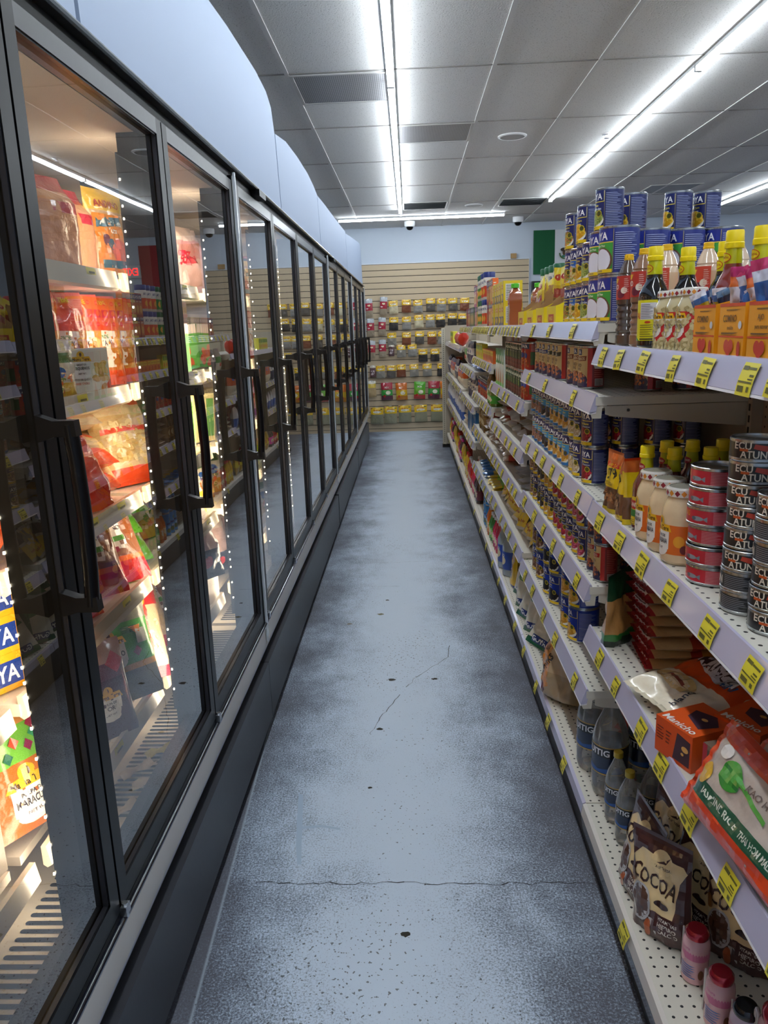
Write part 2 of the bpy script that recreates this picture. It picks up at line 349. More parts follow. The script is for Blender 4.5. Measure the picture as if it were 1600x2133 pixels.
# ---------------------------------------------------------------- freezer cases along the left
GLASS = glassmat('door_glass', (.97, .98, .98), 1.5, 1.7, 0, .03)
INNER = P('#d9cfc4', .45); FASC = P('#8593aa', .6, 0, 0, .02, 3); BUMP1 = P('#cfc8c0', .4); BUMP2 = P('#d6d5e0', .35); KICK = P('#303439', .4)
LEDM = emat('led_strip', (1.0, .83, .60), LED_POWER); LEDD = emat('led_dots', (1.0, .86, .62), 12)
SHF = P('#e6dccd', .35); CHAN = P('#d8ccb6', .25, 0, .4)
GAPS_A = [-.28, .49, 1.27, 2.04, 2.81]; GAPS_B = [2.876, 3.61, 4.37, 5.13, 5.95]; GAPS_C = [6.06, 6.80, 7.56, 8.40]; GAPS_D = [8.50, 9.27, 10.05, 10.80]
FZ_LEVELS = [.61, .935, 1.18, 1.465, 1.75]
def door(parent, y0, y1, first_of_case, last_of_case):
    d = empty('glass_door'); d.parent = parent
    w = .042; x0, x1 = -.645, -.60; za, zb = .492, 2.112
    f = MB()
    f.box(x0, x1, y0 + .004, y0 + w, za, zb, BLACK).box(x0, x1, y1 - w, y1 - .004, za, zb, BLACK)
    f.box(x0, x1, y0 + w, y1 - w, za, za + .045, BLACK); f.box(x0, x1, y0 + w, y1 - w, zb - .036, zb, P('#17181c', .3))
    # thin bright bead round the glass
    bd = P('#2c2d33', .25, .4)
    for (a, b_, c_, e_) in ((y0 + w, y0 + w + .004, za + .045, zb - .036), (y1 - w - .004, y1 - w, za + .045, zb - .036), (y0 + w, y1 - w, za + .045, za + .049), (y0 + w, y1 - w, zb - .040, zb - .036)):
        f.box(-.612, -.603, a, b_, c_, e_, bd)
    f.build('door_frame', d)
    MB().poly([(-.614, y0 + w, za + .045), (-.614, y1 - w, za + .045), (-.614, y1 - w, zb - .036), (-.614, y0 + w, zb - .036)], GLASS).build('glass_pane', d, 0)
    h = MB(); yh = y1 - .055; HB = P('#050304', .3, 0, 0, 0, 60, .25)
    h.tube([(-.552, yh, 1.155), (-.548, yh, 1.22), (-.546, yh, 1.31), (-.548, yh, 1.40), (-.552, yh, 1.465)], .0125, HB, 10)
    for z in (1.15, 1.45):
        h.extr([(-.602, z - .012), (-.602, z + .032), (-.575, z + .022), (-.540, z + .022), (-.538, z - .004), (-.575, z - .004)], yh - .011, yh + .011, HB)
    h.build('door_handle', d)
    k = MB(); k.box(-.60, -.588, y0 - .004, y0 + .018, za - .012, za + .008, STEEL).tube([(-.594, y0 + .007, za - .02), (-.594, y0 + .007, za + .012)], .006, CHROME)
    k.build('door_hinge', d)
    return d
def fz_shelf(parent, y0, y1, z, rail=False):
    s = MB()
    if not rail: s.box(-1.36, -.752, y0, y1, z - .028, z - .004, SHF)
    else: s.box(-1.36, -.80, y0, y1, z - .03, z - .01, SHF)
    o = s.build('freezer_shelf', parent)
    c = MB(); c.extr([(-.745, z + .012), (-.738, z - .03), (-.748, z - .036), (-.756, z - .03), (-.756, z + .012)], y0 + .003, y1 - .003, CHAN); c.build('price_channel', o)
    rnd = random.Random(int(y0 * 100 + z * 10))
    y = y0 + .08
    while y < y1 - .1:
        tgo = MB(); tgo.poly([(-.7395, y, z - .026), (-.7395, y + .055, z - .026), (-.744, y + .055, z + .010), (-.744, y, z + .010)], TAGY)
        tgo.poly([(-.7388, y + .006, z - .004), (-.7388, y + .04, z - .004), (-.7393, y + .04, z + .001), (-.7393, y + .006, z + .001)], TAGK)
        tgo.build('price_tag', o, 0); y += rnd.uniform(.16, .34)
    return o
def freezer(gaps, label, seams_open=True, light=True):
    ya, yb = gaps[0] - .031, gaps[-1] + .031
    t = empty('display_freezer', (0, 0, 0)); tag(t, label, 'freezer', None)
    b = MB()
    b.box(-1.50, -1.42, ya, yb, .05, 2.15, INNER); b.box(-1.5, -.66, ya, yb, 2.115, 2.15, P('#3b3936', .5)); b.box(-1.42, -.66, ya, yb, 2.085, 2.113, INNER)
    b.box(-1.42, -.60, ya, yb, .06, .30, DGREY)
    if ya < 0: b.box(-1.42, -.68, ya, ya + .012, .30, 2.1, INNER)
    if yb > 10: b.box(-1.42, -.68, yb - .012, yb, .30, 2.1, INNER)
    b.build('cabinet_body', t)
    MB().box(-1.42, -.92, ya + .012, yb - .012, .30, .50, INNER).build('product_well', t)
    d = MB(); d.box(-.92, -.655, ya + .012, yb - .012, .44, .466, P('#d6cdbd', .4)); y = ya + .05; SL = P('#23262c', .6)
    while y < yb - .05:
        if int(y * 10) % 8 != 7:
            pts = [(-.79 + .005 * math.cos(a), y + .0055 * math.sin(a), .4672) for a in [PI * q / 5 + PI / 2 for q in range(6)]] + [(-.70 + .005 * math.cos(a), y + .0055 * math.sin(a), .4672) for a in [PI * q / 5 - PI / 2 for q in range(6)]]
            d.poly(pts, SL)
        y += .0215
    d.build('air_grille', t)
    fr = MB()
    fr.box(-.655, -.60, ya, yb, .455, .49, BLACK); fr.box(-.66, -.615, ya, yb, 2.112, 2.155, BLACKM)
    fr.tube([(-.597, ya, .472), (-.597, yb, .472)], .0075, P('#10131f', .12, 0, 1.0), 10)
    fr.box(-.66, -.60, ya, ya + .024, .47, 2.13, BLACK).box(-.66, -.60, yb - .024, yb, .47, 2.13, BLACK)
    fr.box(-.68, -.645, ya, yb, .466, .52, P('#17191d', .5))
    fr.build('front_frame', t)
    if seams_open:
        e = MB(); e.box(-.598, -.590, yb - .016, yb - .004, .40, 2.14, P('#cfd4da', .25, .3)); e.build('joint_strip', t)
    for g_ in gaps:
        m = MB(); m.box(-.705, -.646, g_ - .03, g_ + .03, .47, 2.10, P('#08090b', .35))
        m.build('door_mullion', t)
        if light:
            l = MB()
            l.poly([(-.7062, g_ - .024, .52), (-.7062, g_ - .024, 2.05), (-.7062, g_ + .008, 2.05), (-.7062, g_ + .008, .52)], LEDM)
            l.poly([(-.726, g_ + .010, .52), (-.726, g_ + .010, 2.05), (-.7062, g_ + .030, 2.05), (-.7062, g_ + .030, .52)], LEDM)
            l.poly([(-.726, g_ + .0095, .52), (-.7062, g_ + .0095, .52), (-.7062, g_ + .0095, 2.05), (-.726, g_ + .0095, 2.05)], P('#101114', .4))
            z = .6
            while z < 2.03:
                l.box(-.7075, -.7045, g_ - .0325, g_ - .0305, z, z + .005, LEDD); z += .062 if int(z * 9) % 2 else .03
            l.build('led_light', t, 0)
    for y0, y1 in zip(gaps, gaps[1:]): door(t, y0, y1, False, False)
    for z in FZ_LEVELS: 
        ys = [gaps[0]] + gaps[1:-1] + [gaps[-1]]
        for y0, y1 in zip(ys, ys[1:]): fz_shelf(t, y0 + .02, y1 - .02, z, z < .7)
    bp = MB(); bp.extr([(-.655, .30), (-.628, .315), (-.604, .372), (-.66, .372)], ya + .002, yb - .002, BUMP2)
    bp.extr([(-.66, .372), (-.604, .372), (-.601, .378), (-.601, .455), (-.66, .455)], ya + .002, yb - .002, BUMP1); bp.build('bumper_rail', t)
    kk = MB(); kk.extr([(-.70, 0.004), (-.655, .004), (-.64, .10), (-.634, .31), (-.70, .31)], ya + .004, yb - .004, KICK)
    y = ya + .10; SL2 = P('#050506', .8)
    while y < yb - .1:
        for q in range(26):
            y_ = y + q * .022
            if y_ < yb - .06: kk.poly([(-.6372, y_, .165), (-.6372, y_ + .011, .165), (-.6342, y_ + .011, .265), (-.6342, y_, .265)], SL2)
        y += .80
    kk.build('kick_plate', t)
    return t
freezer(GAPS_A, 'nearest glass-door freezer case, holding frozen bags and yellow boxes')
freezer(GAPS_B, 'second glass-door freezer case, ending at the white joint strip')
freezer(GAPS_C, 'third glass-door freezer case, beyond the white joint strip')
freezer(GAPS_D, 'farthest glass-door freezer case, ending by the slatted wall')
# white sheets closing the gap above the freezers
segs = [(-.6, 1.56, [(0, 2.63), (.8, 2.66), (1, 2.60)]), (1.58, 3.88, [(0, 2.56), (.3, 2.60), (.6, 2.64), (.82, 2.65), (.93, 2.635), (.98, 2.593), (1, 2.50)]),
        (3.90, 5.59, [(0, 2.505), (.2, 2.545), (.45, 2.556), (.7, 2.552), (.88, 2.53), (1, 2.503)]), (5.61, 8.0, [(0, 2.50), (.2, 2.512), (.55, 2.52), (1, 2.54)]),
        (8.02, 10.55, [(0, 2.525), (.45, 2.598), (.8, 2.65), (.95, 2.66), (1, 2.63)])]
def ipol(pts, t_):
    for (a, za), (b_, zb) in zip(pts, pts[1:]):
        if t_ <= b_: 
            q = (t_ - a) / (b_ - a); return za + (zb - za) * q
    return pts[-1][1]
for i, (a, b_, pr) in enumerate(segs):
    m = MB(); n = 40
    def top(t_): return ipol(pr, t_)
    def fs(u, v, off=0): return (-.597 + off - .010 * v, a + (b_ - a) * u, 2.158 + (top(u) - 2.158) * v)
    m.grid(n, 6, lambda u, v: fs(u, v), lambda u, v: FASC, False); m.grid(n, 6, lambda u, v: fs(u, v, -.008), lambda u, v: FASC, True)
    m.grid(n, 1, lambda u, v: fs(u, 1, -.008 * (1 - v) if True else 0), lambda u, v: FASC, True)
    m.grid(1, 6, lambda u, v: fs(1, v, -.008 * u), lambda u, v: FASC); m.grid(1, 6, lambda u, v: fs(0, v, -.008 * u), lambda u, v: FASC)
    o = m.build('fascia_sheet'); tag(o, ('nearest', 'second, curved', 'third, shorter', 'fourth', 'farthest')[i] + ' white sheet of the covering above the freezer doors', 'cover panel')
o = MB().tube([(-.592, -.6, 2.156), (-.592, 10.82, 2.156)], .007, P('#8d9190', .2, .8), 8).box(-.64, -.592, -.6, 10.82, 2.150, 2.158, BLACKM).build('fascia_rail')
tag(o, 'long thin metal rail along the lower edge of the white freezer covering', 'rail')
for i, (y, lb) in enumerate(((3.22, 'small black latch under the white covering above the third glass door'), (6.32, 'small black latch above the doors just past the white joint strip'))):
    tag(MB().box(-.61, -.578, y, y + .14, 2.125, 2.15, BLACK).build('door_closer'), lb, 'latch')

# ---------------------------------------------------------------- shelving run along the right
SEAM = [.69, 2.02, 3.30, 4.64, 5.93, 7.40, 8.82, 10.22]
XF = .48; XB = .905
LEV = [[1.535, 1.125, .768], [1.592, 1.405, 1.128, .882, .566], [1.585, 1.265, 1.045, .852, .595], [1.583, 1.365, 1.105, .852, .56], [1.58, 1.245, .98, .70], [1.40, 1.0, .66], [1.40, 1.0, .66]]
ZBASE = .205; LIP = P('#b9b6cf', .22, 0, .6); LIPE = P('#e4e2e8', .3); MET = P('#cfc8ba', .4); MET2 = P('#b3a998', .45)
def shelf(parent, y0, y1, z, near, lipmat=LIP):
    s = MB(); s.box(XF + .004, XB - .004, y0 + .003, y1 - .003, z - .022, z, SHELFP if near else MET)
    o = s.build('shelf_board', parent)
    c = MB(); c.extr([(XF + .004, z + .006), (XF - .012, z - .04), (XF - .009, z - .043), (XF + .006, z - .038), (XF + .012, z - .002), (XF + .008, z + .007)], y0 + .004, y1 - .004, lipmat)
    c.extr([(XF - .012, z - .041), (XF - .013, z - .045), (XF + .006, z - .043), (XF + .006, z - .038)], y0 + .004, y1 - .004, LIPE); c.build('price_channel', o)
    for yy in (y0 + .006, y1 - .010):
        m = MB(); m.poly([(XF + .03, yy, z - .024), (XB - .006, yy, z - .024), (XB - .006, yy, z - .088), (XF + .05, yy, z - .052), (XF + .03, yy, z - .046)], MET)
        m.poly([(XF + .03, yy + .003, z - .046), (XF + .05, yy + .003, z - .052), (XB - .006, yy + .003, z - .088), (XB - .006, yy + .003, z - .024), (XF + .03, yy + .003, z - .024)], MET)
        m.poly([(XF + .006, yy, z - .004), (XF - .010, yy, z - .04), (XF - .004, yy, z - .056), (XF + .02, yy, z - .056), (XF + .022, yy, z - .03), (XF + .034, yy, z - .024), (XF + .034, yy, z - .004)][::-1], MET)
        m.tube([(XF + .09, yy - .001, z - .036), (XF + .09, yy + .005, z - .036)], .004, P('#3a3632', .5), 10)
        m.build('shelf_bracket', o)
    return o
TAGMESH = []
def price_tags(board, y0, y1, z, n, seed):
    rnd = random.Random(seed)
    for i in range(n):
        y = y0 + (i + rnd.uniform(.25, .75)) * (y1 - y0) / n; k = rnd.choice((.055, .06, .05))
        if not TAGMESH:
            m = MB(); fn = lambda u, v: (-.0145 + .0135 * v - .0022 * math.sin(v * PI), u * .055, -.05 + .05 * v)
            m.grid(1, 4, fn, lambda u, v: TAGY, True)
            for (a, b_, c_, e_, mm) in ((.08, .55, .80, .87, TAGK), (.58, .93, .78, .90, TAGK), (.1, .35, .60, .66, TAGK), (.08, .95, .40, .45, TAGK), (.15, .3, .14, .3, TAGK), (.5, .9, .12, .3, TAGK), (.08, .4, .5, .54, TAGK)):
                m.poly([(fn(u, v)[0] - .0006, fn(u, v)[1], fn(u, v)[2]) for u, v in ((b_, c_), (a, c_), (a, e_), (b_, e_))], mm)
            TAGMESH.append(m.mesh('price_tag', 0))
        o = mesh_obj('price_tag', TAGMESH[0], board); o.location = (XF, y, z); o.scale = (1, k / .055 * rnd.uniform(.85, 1.0), rnd.uniform(.8, .95)); o.rotation_euler = (R(rnd.uniform(-3, 3)), 0, 0)
BAYS = ['nearest', 'second nearest', 'third', 'fourth', 'fifth', 'sixth', 'farthest']
NT = [(8, 7, 7), (3, 3, 6, 6, 5), (10, 5, 6, 7, 6), (14, 9, 8, 8, 6), (9, 8, 8, 6), (0, 9, 9), (0, 6, 6)]
for i in range(7):
    y0, y1 = SEAM[i], SEAM[i + 1]
    t = empty('shelving_bay', (0, 0, 0)); tag(t, f'{BAYS[i]} bay of the cream metal shelving run on the right of the aisle', 'shelving')
    MB().box(XB, XB + .02, y0, y1, 0.08, LEV[i][0] + (.0 if i < 5 else .2), PEGB if i == 0 else MET2).build('back_panel', t)
    up = MB(); up.box(XB - .03, XB - .001, y1 - .026, y1 - .001, .03, LEV[i][0] - .023 if i < 5 else 1.62, P('#b7ac9c', .45))
    z = .1
    while z < 1.5 and i < 2: up.box(XB - .0312, XB - .0295, y1 - .017, y1 - .009, z, z + .018, P('#2b2622', .7)); z += .03
    up.build('upright_post', t)
    if i < 5:
        MB().box(XB + .02, XB + .45, y0, y1, .1, .3, MET2).build('rear_base', t)
    dk = MB(); dk.box(XF + .012, XB, y0 + .002, y1 - .002, ZBASE - .03, ZBASE, SHELFP); d = dk.build('base_deck', t)
    MB().extr([(XF + .012, ZBASE + .002), (XF + .002, ZBASE - .002), (XF - .002, ZBASE - .035), (XF + .004, ZBASE - .04), (XF + .016, ZBASE - .03)], y0 + .002, y1 - .002, LIP if i in (1, 2) else P('#cfc8c0', .35)).build('price_channel', d)
    MB().box(.515, XB, y0, y1, 0.002, ZBASE - .03, P('#1b1a1c', .4)).build('kick_plate', t)
    if i == 0: MB().extr([(XF - .002, ZBASE - .036), (XF + .004, ZBASE - .085), (.514, ZBASE - .12), (.514, ZBASE - .03)], y0, y1, P('#202028', .22, 0, .6)).build('black_bumper', t)
    for k, z in enumerate(LEV[i]):
        sh = shelf(t, y0, y1, z, i < 2)
        price_tags(sh, y0 + .02, y1 - .08, z, NT[i][k], i * 10 + k)
    price_tags(d, y0 + .02, y1 - .08, ZBASE, (1, 4, 4, 3, 2, 2, 1)[i], 77 + i)
# slotted end post with the side panel beyond the run
t = empty('end_panel', (0, 0, 0)); tag(t, 'beige end panel with a slotted post closing the far end of the shelving', 'shelving')
e = MB(); e.box(.425, .470, 10.245, 10.28, .03, 1.57, P('#c2bba9', .45)); z = .08
while z < 1.55: e.box(.445, .452, 10.2435, 10.245, z, z + .014, P('#2b2622', .7)); z += .026
e.build('slotted_post', t); MB().box(.472, 1.35, 10.25, 10.27, .05, 1.60, P('#a59b8b', .5)).build('side_panel', t); MB().box(.42, .52, 10.245, 10.33, 0.001, .045, BLACKM).build('foot', t)
# ---------------------------------------------------------------- printed artwork laid on surfaces
_TX = {}
def text_tris(s, bold=.02, shear=0):
    k = (s, bold, shear)
    if k in _TX: return _TX[k]
    cu = bpy.data.curves.new('lettering', 'FONT'); cu.body = s; cu.offset = bold; cu.resolution_u = 2; cu.shear = shear
    o = bpy.data.objects.new('lettering', cu); COL.objects.link(o)
    dg = bpy.context.evaluated_depsgraph_get(); me = o.evaluated_get(dg).to_mesh()
    me.calc_loop_triangles(); tr = [[(me.vertices[i].co.x, me.vertices[i].co.y) for i in t.vertices] for t in me.loop_triangles]
    o.evaluated_get(dg).to_mesh_clear(); bpy.data.objects.remove(o); bpy.data.curves.remove(cu)
    xs = [p[0] for t in tr for p in t] or [0]; ys = [p[1] for t in tr for p in t] or [0]
    x0, x1, y0, y1 = min(xs), max(xs), min(ys), max(ys)
    out = ([[((p[0] - (x0 + x1) / 2) / (y1 - y0), (p[1] - (y0 + y1) / 2) / (y1 - y0)) for p in t] for t in tr], (x1 - x0) / (y1 - y0))
    _TX[k] = out; return out
def clip_strips(polys, ax, step):
    if not step: return polys
    out = []
    for p in polys:
        lo = min(q[ax] for q in p); hi = max(q[ax] for q in p); a = math.floor(lo / step)
        if hi - lo < step * 1.01 and math.floor(hi / step) == a: out.append(p); continue
        while a * step < hi:
            c = p
            for s, b_ in ((1, a * step), (-1, (a + 1) * step)):
                r = []
                for i in range(len(c)):
                    u, w = c[i], c[(i + 1) % len(c)]; du, dw = s * (u[ax] - b_), s * (w[ax] - b_)
                    if du >= 0: r.append(u)
                    if du * dw < 0:
                        t_ = du / (du - dw); r.append((u[0] + (w[0] - u[0]) * t_, u[1] + (w[1] - u[1]) * t_))
                c = r
                if not c: break
            if len(c) > 2: out.append(c)
            a += 1
    return out
def art(mb, prims, fn, su=.008, sv=0, eps=1.3e-4, base=2.5e-4, mfn=None):
    """prims in metres: r rect, e ellipse, p polygon, t text, b heap of beans.  fn(u, v, height) -> xyz"""
    mfn = mfn or (lambda c: P(c, .35, 0, .25)); lay = base
    for p in prims:
        k = p[0]; lay += eps
        def put(polys, c, l):
            polys = clip_strips(clip_strips(polys, 0, su), 1, sv)
            m = mfn(c)
            for q in polys: mb.poly([fn(x, y, l) for x, y in q], m)
        if k == 'r': put([[(p[1], p[2]), (p[3], p[2]), (p[3], p[4]), (p[1], p[4])]], p[5], lay)
        elif k == 'e': put([[(p[1] + p[3] * math.cos(2 * PI * i / 20), p[2] + p[4] * math.sin(2 * PI * i / 20)) for i in range(20)]], p[5], lay)
        elif k == 'p': put([p[1]], p[2], lay)
        elif k == 't':
            tr, w = text_tris(p[1]); h = p[4]; mw = p[6] if len(p) > 6 else 9; rot = p[7] if len(p) > 7 else 0
            sx = h if w * h <= mw else mw / w; c, s = math.cos(rot), math.sin(rot)
            put([[(p[2] + x * sx * c - y * h * s, p[3] + x * sx * s + y * h * c) for x, y in t] for t in tr], p[5], lay)
        elif k == 'b':   # b, cx, cy, rx, ry, n, size, [colours], seed
            rnd = random.Random(p[8]); 
            for i in range(p[5]):
                a = rnd.uniform(0, 2 * PI); q = math.sqrt(rnd.random()); x = p[1] + p[3] * q * math.cos(a); y = p[2] + p[4] * q * math.sin(a); th = rnd.uniform(0, PI); s = p[6] * rnd.uniform(.8, 1.2)
                l = lay + i * 9e-6
                put([[(x + s * math.cos(j * PI / 4) * math.cos(th) - s * .62 * math.sin(j * PI / 4) * math.sin(th), y + s * math.cos(j * PI / 4) * math.sin(th) + s * .62 * math.sin(j * PI / 4) * math.cos(th)) for j in range(8)]], p[7][i % len(p[7])], l)
            lay += p[5] * 9e-6
        elif k == 'l':   # small print: l, x0, y0, x1, y1, n, colour
            n = p[5]; dh = (p[4] - p[2]) / n; rnd = random.Random(n)
            for i in range(n): put([[(p[1], p[2] + i * dh), (p[1] + (p[3] - p[1]) * rnd.uniform(.55, 1), p[2] + i * dh), (p[1] + (p[3] - p[1]) * rnd.uniform(.55, 1), p[2] + (i + .42) * dh), (p[1], p[2] + (i + .42) * dh)]], p[6], lay)
def cyl(r, front=0):
    def fn(u, v, l):
        a = -PI / 2 + u / r; return ((r + l) * math.cos(a), (r + l) * math.sin(a), v)
    return fn
def flat(y=0): return lambda u, v, l: (u, y - l, v)
def root(name, parts):
    """Empty with part meshes; parts: list of (name, MB or mesh, angle, parent index or None)"""
    t = bpy.data.objects.new(name, None); t.empty_display_size = .03; obs = []
    for p in parts:
        me = p[1].mesh(p[0], p[2] if len(p) > 2 else 38) if isinstance(p[1], MB) else p[1]
        o = bpy.data.objects.new(p[0], me); o.parent = obs[p[3]] if len(p) > 3 and p[3] is not None else t; obs.append(o)
    return t
PROTO = {}
_s = MB(); art(_s, [('t', 'EXIT', 0, 0, .11, '#ff2020', .24)], flat(0), 0, 0, mfn=lambda c: emat('exit_letters', (1, .03, .03), 1.2)); _s.build('exit_letters', bpy.data.objects['exit_sign'], 0)
def place(proto, loc, rot=(0, 0, 0), scale=1.0, label='', cat='', group=None, name=None):
    def cp(o, par):
        c = o.copy(); COL.objects.link(c)
        if par is not None: c.parent = par
        for k_ in o.children: cp(k_, c)
        return c
    r = cp(proto, None)
    r.location = loc; r.rotation_euler = rot
    if scale != 1.0: r.scale = (scale,) * 3 if not isinstance(scale, tuple) else scale
    tag(r, label, cat, group); return r
ORD = ['nearest', 'second', 'third', 'fourth', 'fifth', 'sixth', 'seventh', 'eighth', 'ninth', 'tenth', 'eleventh', 'twelfth', 'thirteenth', 'fourteenth', 'fifteenth', 'sixteenth', 'seventeenth', 'eighteenth', 'nineteenth', 'twentieth']
FACE = R(-90)      # right-hand shelves face -x
# ---- cans
TIN = P('#b4b6b8', .25, 1.0); NAVY = '#16205e'
def can(r, h, body, prims, name='food_can', rim=TIN):
    b = MB(); bm_ = P(body, .33, 0, .3)
    b.lathe([(r * .90, 0, rim), (r * .97, .0004, rim), (r, .002, rim), (r, .005, rim), (r * .985, .0055, rim), (r * .985, h - .0055, rim), (r, h - .005, rim), (r, h - .001, rim), (r * .975, h, rim), (r * .94, h - .0005, rim), (r * .93, h - .004, rim), (r * .8, h - .0045, rim), (r * .78, h - .0035, rim), (r * .45, h - .0035, rim), (r * .43, h - .0045, rim)], 36)
    l = MB(); l.lathe([(r * .989, .006, bm_), (r * .99, .0065, bm_), (r * .99, h - .0065, bm_), (r * .989, h - .006, bm_)], 36)
    l.f = l.f[:-2]; l.m = l.m[:-2]     # open sleeve
    art(l, prims, cyl(r * .99), .007)
    return root(name, [('can_body', b), ('paper_label', l)])
def goya_art(r, h, top, name1, name2, beans, seed, logo=1.0, bowl='#e9e6de', band='#e8c41c', leftcol=None, n=46, bs=.0042, seal='#c9b52a', green=False):
    w = 2 * PI * r; hw = r * 1.02
    a = []
    if leftcol: a.append(('r', -hw, .007, hw, h - .034, leftcol))
    a += [('r', -hw * .98, h - .0345, hw * .98, h - .009, top), ('r', -hw * .98, h - .0355, hw * .98, h - .0335, '#e3c94b'), ('t', 'GOYA', 0, h - .0215, .0165, '#f2f2f0', hw * 1.75)]
    a += [('r', -hw, h - .034, -hw * .96, h - .008, '#c9c3a0'), ('r', hw * .96, h - .034, hw, h - .008, '#c9c3a0')]
    a += [('t', name1, .0, h - .043, .0062, '#e8d65a', hw * 1.7), ('t', name2, .0, h - .052, .0062, '#c9d8ee', hw * 1.7)]
    a += [('e', 0, .030 * h / .11, hw * .98, .022 * h / .11, bowl), ('e', 0, .036 * h / .11, hw * .93, .020 * h / .11, beans[1]), ('b', 0, .037 * h / .11, hw * .90, .0215 * h / .11, int(n * 1.6), bs * 1.05, beans, seed)]
    a += [('e', hw * .62, h * .42, .0085, .0085, seal), ('e', hw * .62, h * .42, .0065, .0065, '#4a4a18'), ('r', -hw, .0066, hw, .0155, band), ('t', 'PREMIUM', 0, .011, .0035, '#3a3a7a', hw)]
    a += [('l', hw * 1.12, .014, hw * 2.35, h - .012, 20, '#8f97c4'), ('r', hw * 1.12, h * .44, hw * 2.3, h * .445, '#d7dbe8'), ('r', hw * 1.03, .008, hw * 1.045, h - .008, '#b9a94a'), ('l', -hw * 2.3, .014, -hw * 1.12, h - .012, 16, '#8f97c4')]
    return a
RS, HS = .0372, .111
def goya(key, *a, r=RS, h=HS, body=NAVY, **k): PROTO[key] = can(r, h, body, goya_art(r, h, *a, **k))
goya('red', '#16205e', 'Small Red Beans', 'Frijoles Rojos Pequenos', ['#a3132c', '#7d0c1f', '#c02a42', '#8f1024'], 3)
goya('white', '#16205e', 'White Kidney Beans', 'Habichuelas Blancas', ['#d9c6a2', '#c8b083', '#e8dabd', '#b89a6c'], 4)
goya('corn', '#16205e', 'Golden Corn', 'Maiz Entero', ['#e9b723', '#d69a12', '#f4cf4d'], 5, bs=.0034, n=60)
goya('peas', '#16205e', 'Green Peas', 'Guisantes Verdes', ['#8a9a4a', '#a9b35c', '#6d7c34'], 6, bs=.0034, n=60)
goya('mixed', '#16205e', 'Mixed Vegetables', 'Vegetales Mixtos', ['#6c7c3a', '#c8742c', '#3f5b2b', '#d9a13a', '#8a9a4a'], 7)
goya('salad', '#16205e', 'Vegetable Salad', 'Ensalada Mixta', ['#c9a23a', '#d9c88a', '#7c8c3a', '#c8642c'], 8, leftcol='#2a5fae')
goya('pinto', '#16205e', 'Pinto Beans', 'Frijoles Pintos', ['#a8866a', '#6d4a38', '#c4a58c'], 9)
goya('black', '#16205e', 'Black Beans', 'Frijoles Negros', ['#1b1518', '#2c2226', '#0d0b0d'], 10)
goya('chick', '#16205e', 'Chick Peas', 'Garbanzos', ['#d8a437', '#c48d24', '#e9bd5a'], 11)
goya('pink', '#16205e', 'Pink Beans', 'Habichuelas Rosadas', ['#c4476a', '#a82f52', '#d9708c'], 12)
goya('kidney', '#16205e', 'Red Kidney Beans', 'Habichuelas Coloradas', ['#b01638', '#8e1030', '#cc3456'], 13)
goya('lowpea', '#241d52', 'Low Sodium', 'Chick Peas', ['#dba843', '#c99029', '#ecc877'], 14, leftcol='#3f93c4', body='#2d3a78', band='#2a6fb0', seal='#2a50a0', n=34, bs=.005)
goya('lowpinto', '#241d52', 'Low Sodium', 'Pinto Beans', ['#9a6a52', '#7a4a3a', '#b98a70'], 15, leftcol='#3f93c4', body='#2d3a78', band='#2a6fb0', seal='#2a50a0')
goya('lowblack', '#241d52', 'Low Sodium', 'Black Beans', ['#241c20', '#15101a', '#3a2e33'], 16, leftcol='#3f93c4', body='#2d3a78', band='#2a6fb0', seal='#2a50a0')
goya('bigchick', '#1b2a7d', 'Chick Peas', 'Garbanzos', ['#d8a437', '#c48d24', '#e9bd5a'], 17, r=.0505, h=.119, body='#16329a', bs=.006, n=40)
goya('bigblack', '#1b2a7d', 'Black Beans', 'Frijoles Negros', ['#1b1518', '#2c2226', '#0d0b0d'], 18, r=.0505, h=.119, body='#16329a', bs=.006, n=40)
goya('bigpinto', '#1b2a7d', 'Pinto Beans', 'Frijoles Pintos', ['#a8866a', '#6d4a38', '#c4a58c'], 19, r=.0505, h=.119, body='#16329a', bs=.006, n=40)
# big green pigeon peas with coconut
def coco_art():
    r, h = .0505, .119; hw = r * 1.02
    return [('r', -hw, .007, hw, h - .038, '#3f9a3c'), ('r', -hw * .98, h - .038, hw * .98, h - .009, '#1d2c86'), ('r', -hw, h - .040, hw, h - .0375, '#e3c94b'), ('t', 'GOYA', 0, h - .0235, .0195, '#f2f2f0', hw * 1.75), ('t', 'Green Pigeon Peas', 0, h - .047, .0075, '#dfe8c8', hw * 1.75),
            ('r', -hw, h - .062, hw * .5, h - .052, '#b3152b'), ('t', 'with coconut', -hw * .25, h - .057, .006, '#f0e8e0', hw * 1.3), ('b', -hw * .2, .034, hw * .75, .024, 46, .0055, ['#6c8a2c', '#86a23c', '#4c6a1e'], 20),
            ('e', hw * .42, .036, .030, .032, '#6b4a34'), ('e', hw * .40, .037, .026, .028, '#dedbe4'), ('e', -hw * .55, .028, .021, .024, '#e4e2e8'), ('r', -hw, .0066, hw, .015, '#e8c41c'), ('t', 'GANDULES VERDES', 0, .011, .004, '#3a3a7a', hw * 1.2),
            ('l', hw * 1.12, .014, hw * 2.3, h - .014, 18, '#8f97c4'), ('r', hw * 1.03, .008, hw * 1.05, h - .008, '#b9a94a'), ('l', -hw * 2.3, .014, -hw * 1.12, h - .014, 14, '#8f97c4')]
PROTO['coco'] = can(.0505, .119, '#25307c', coco_art())
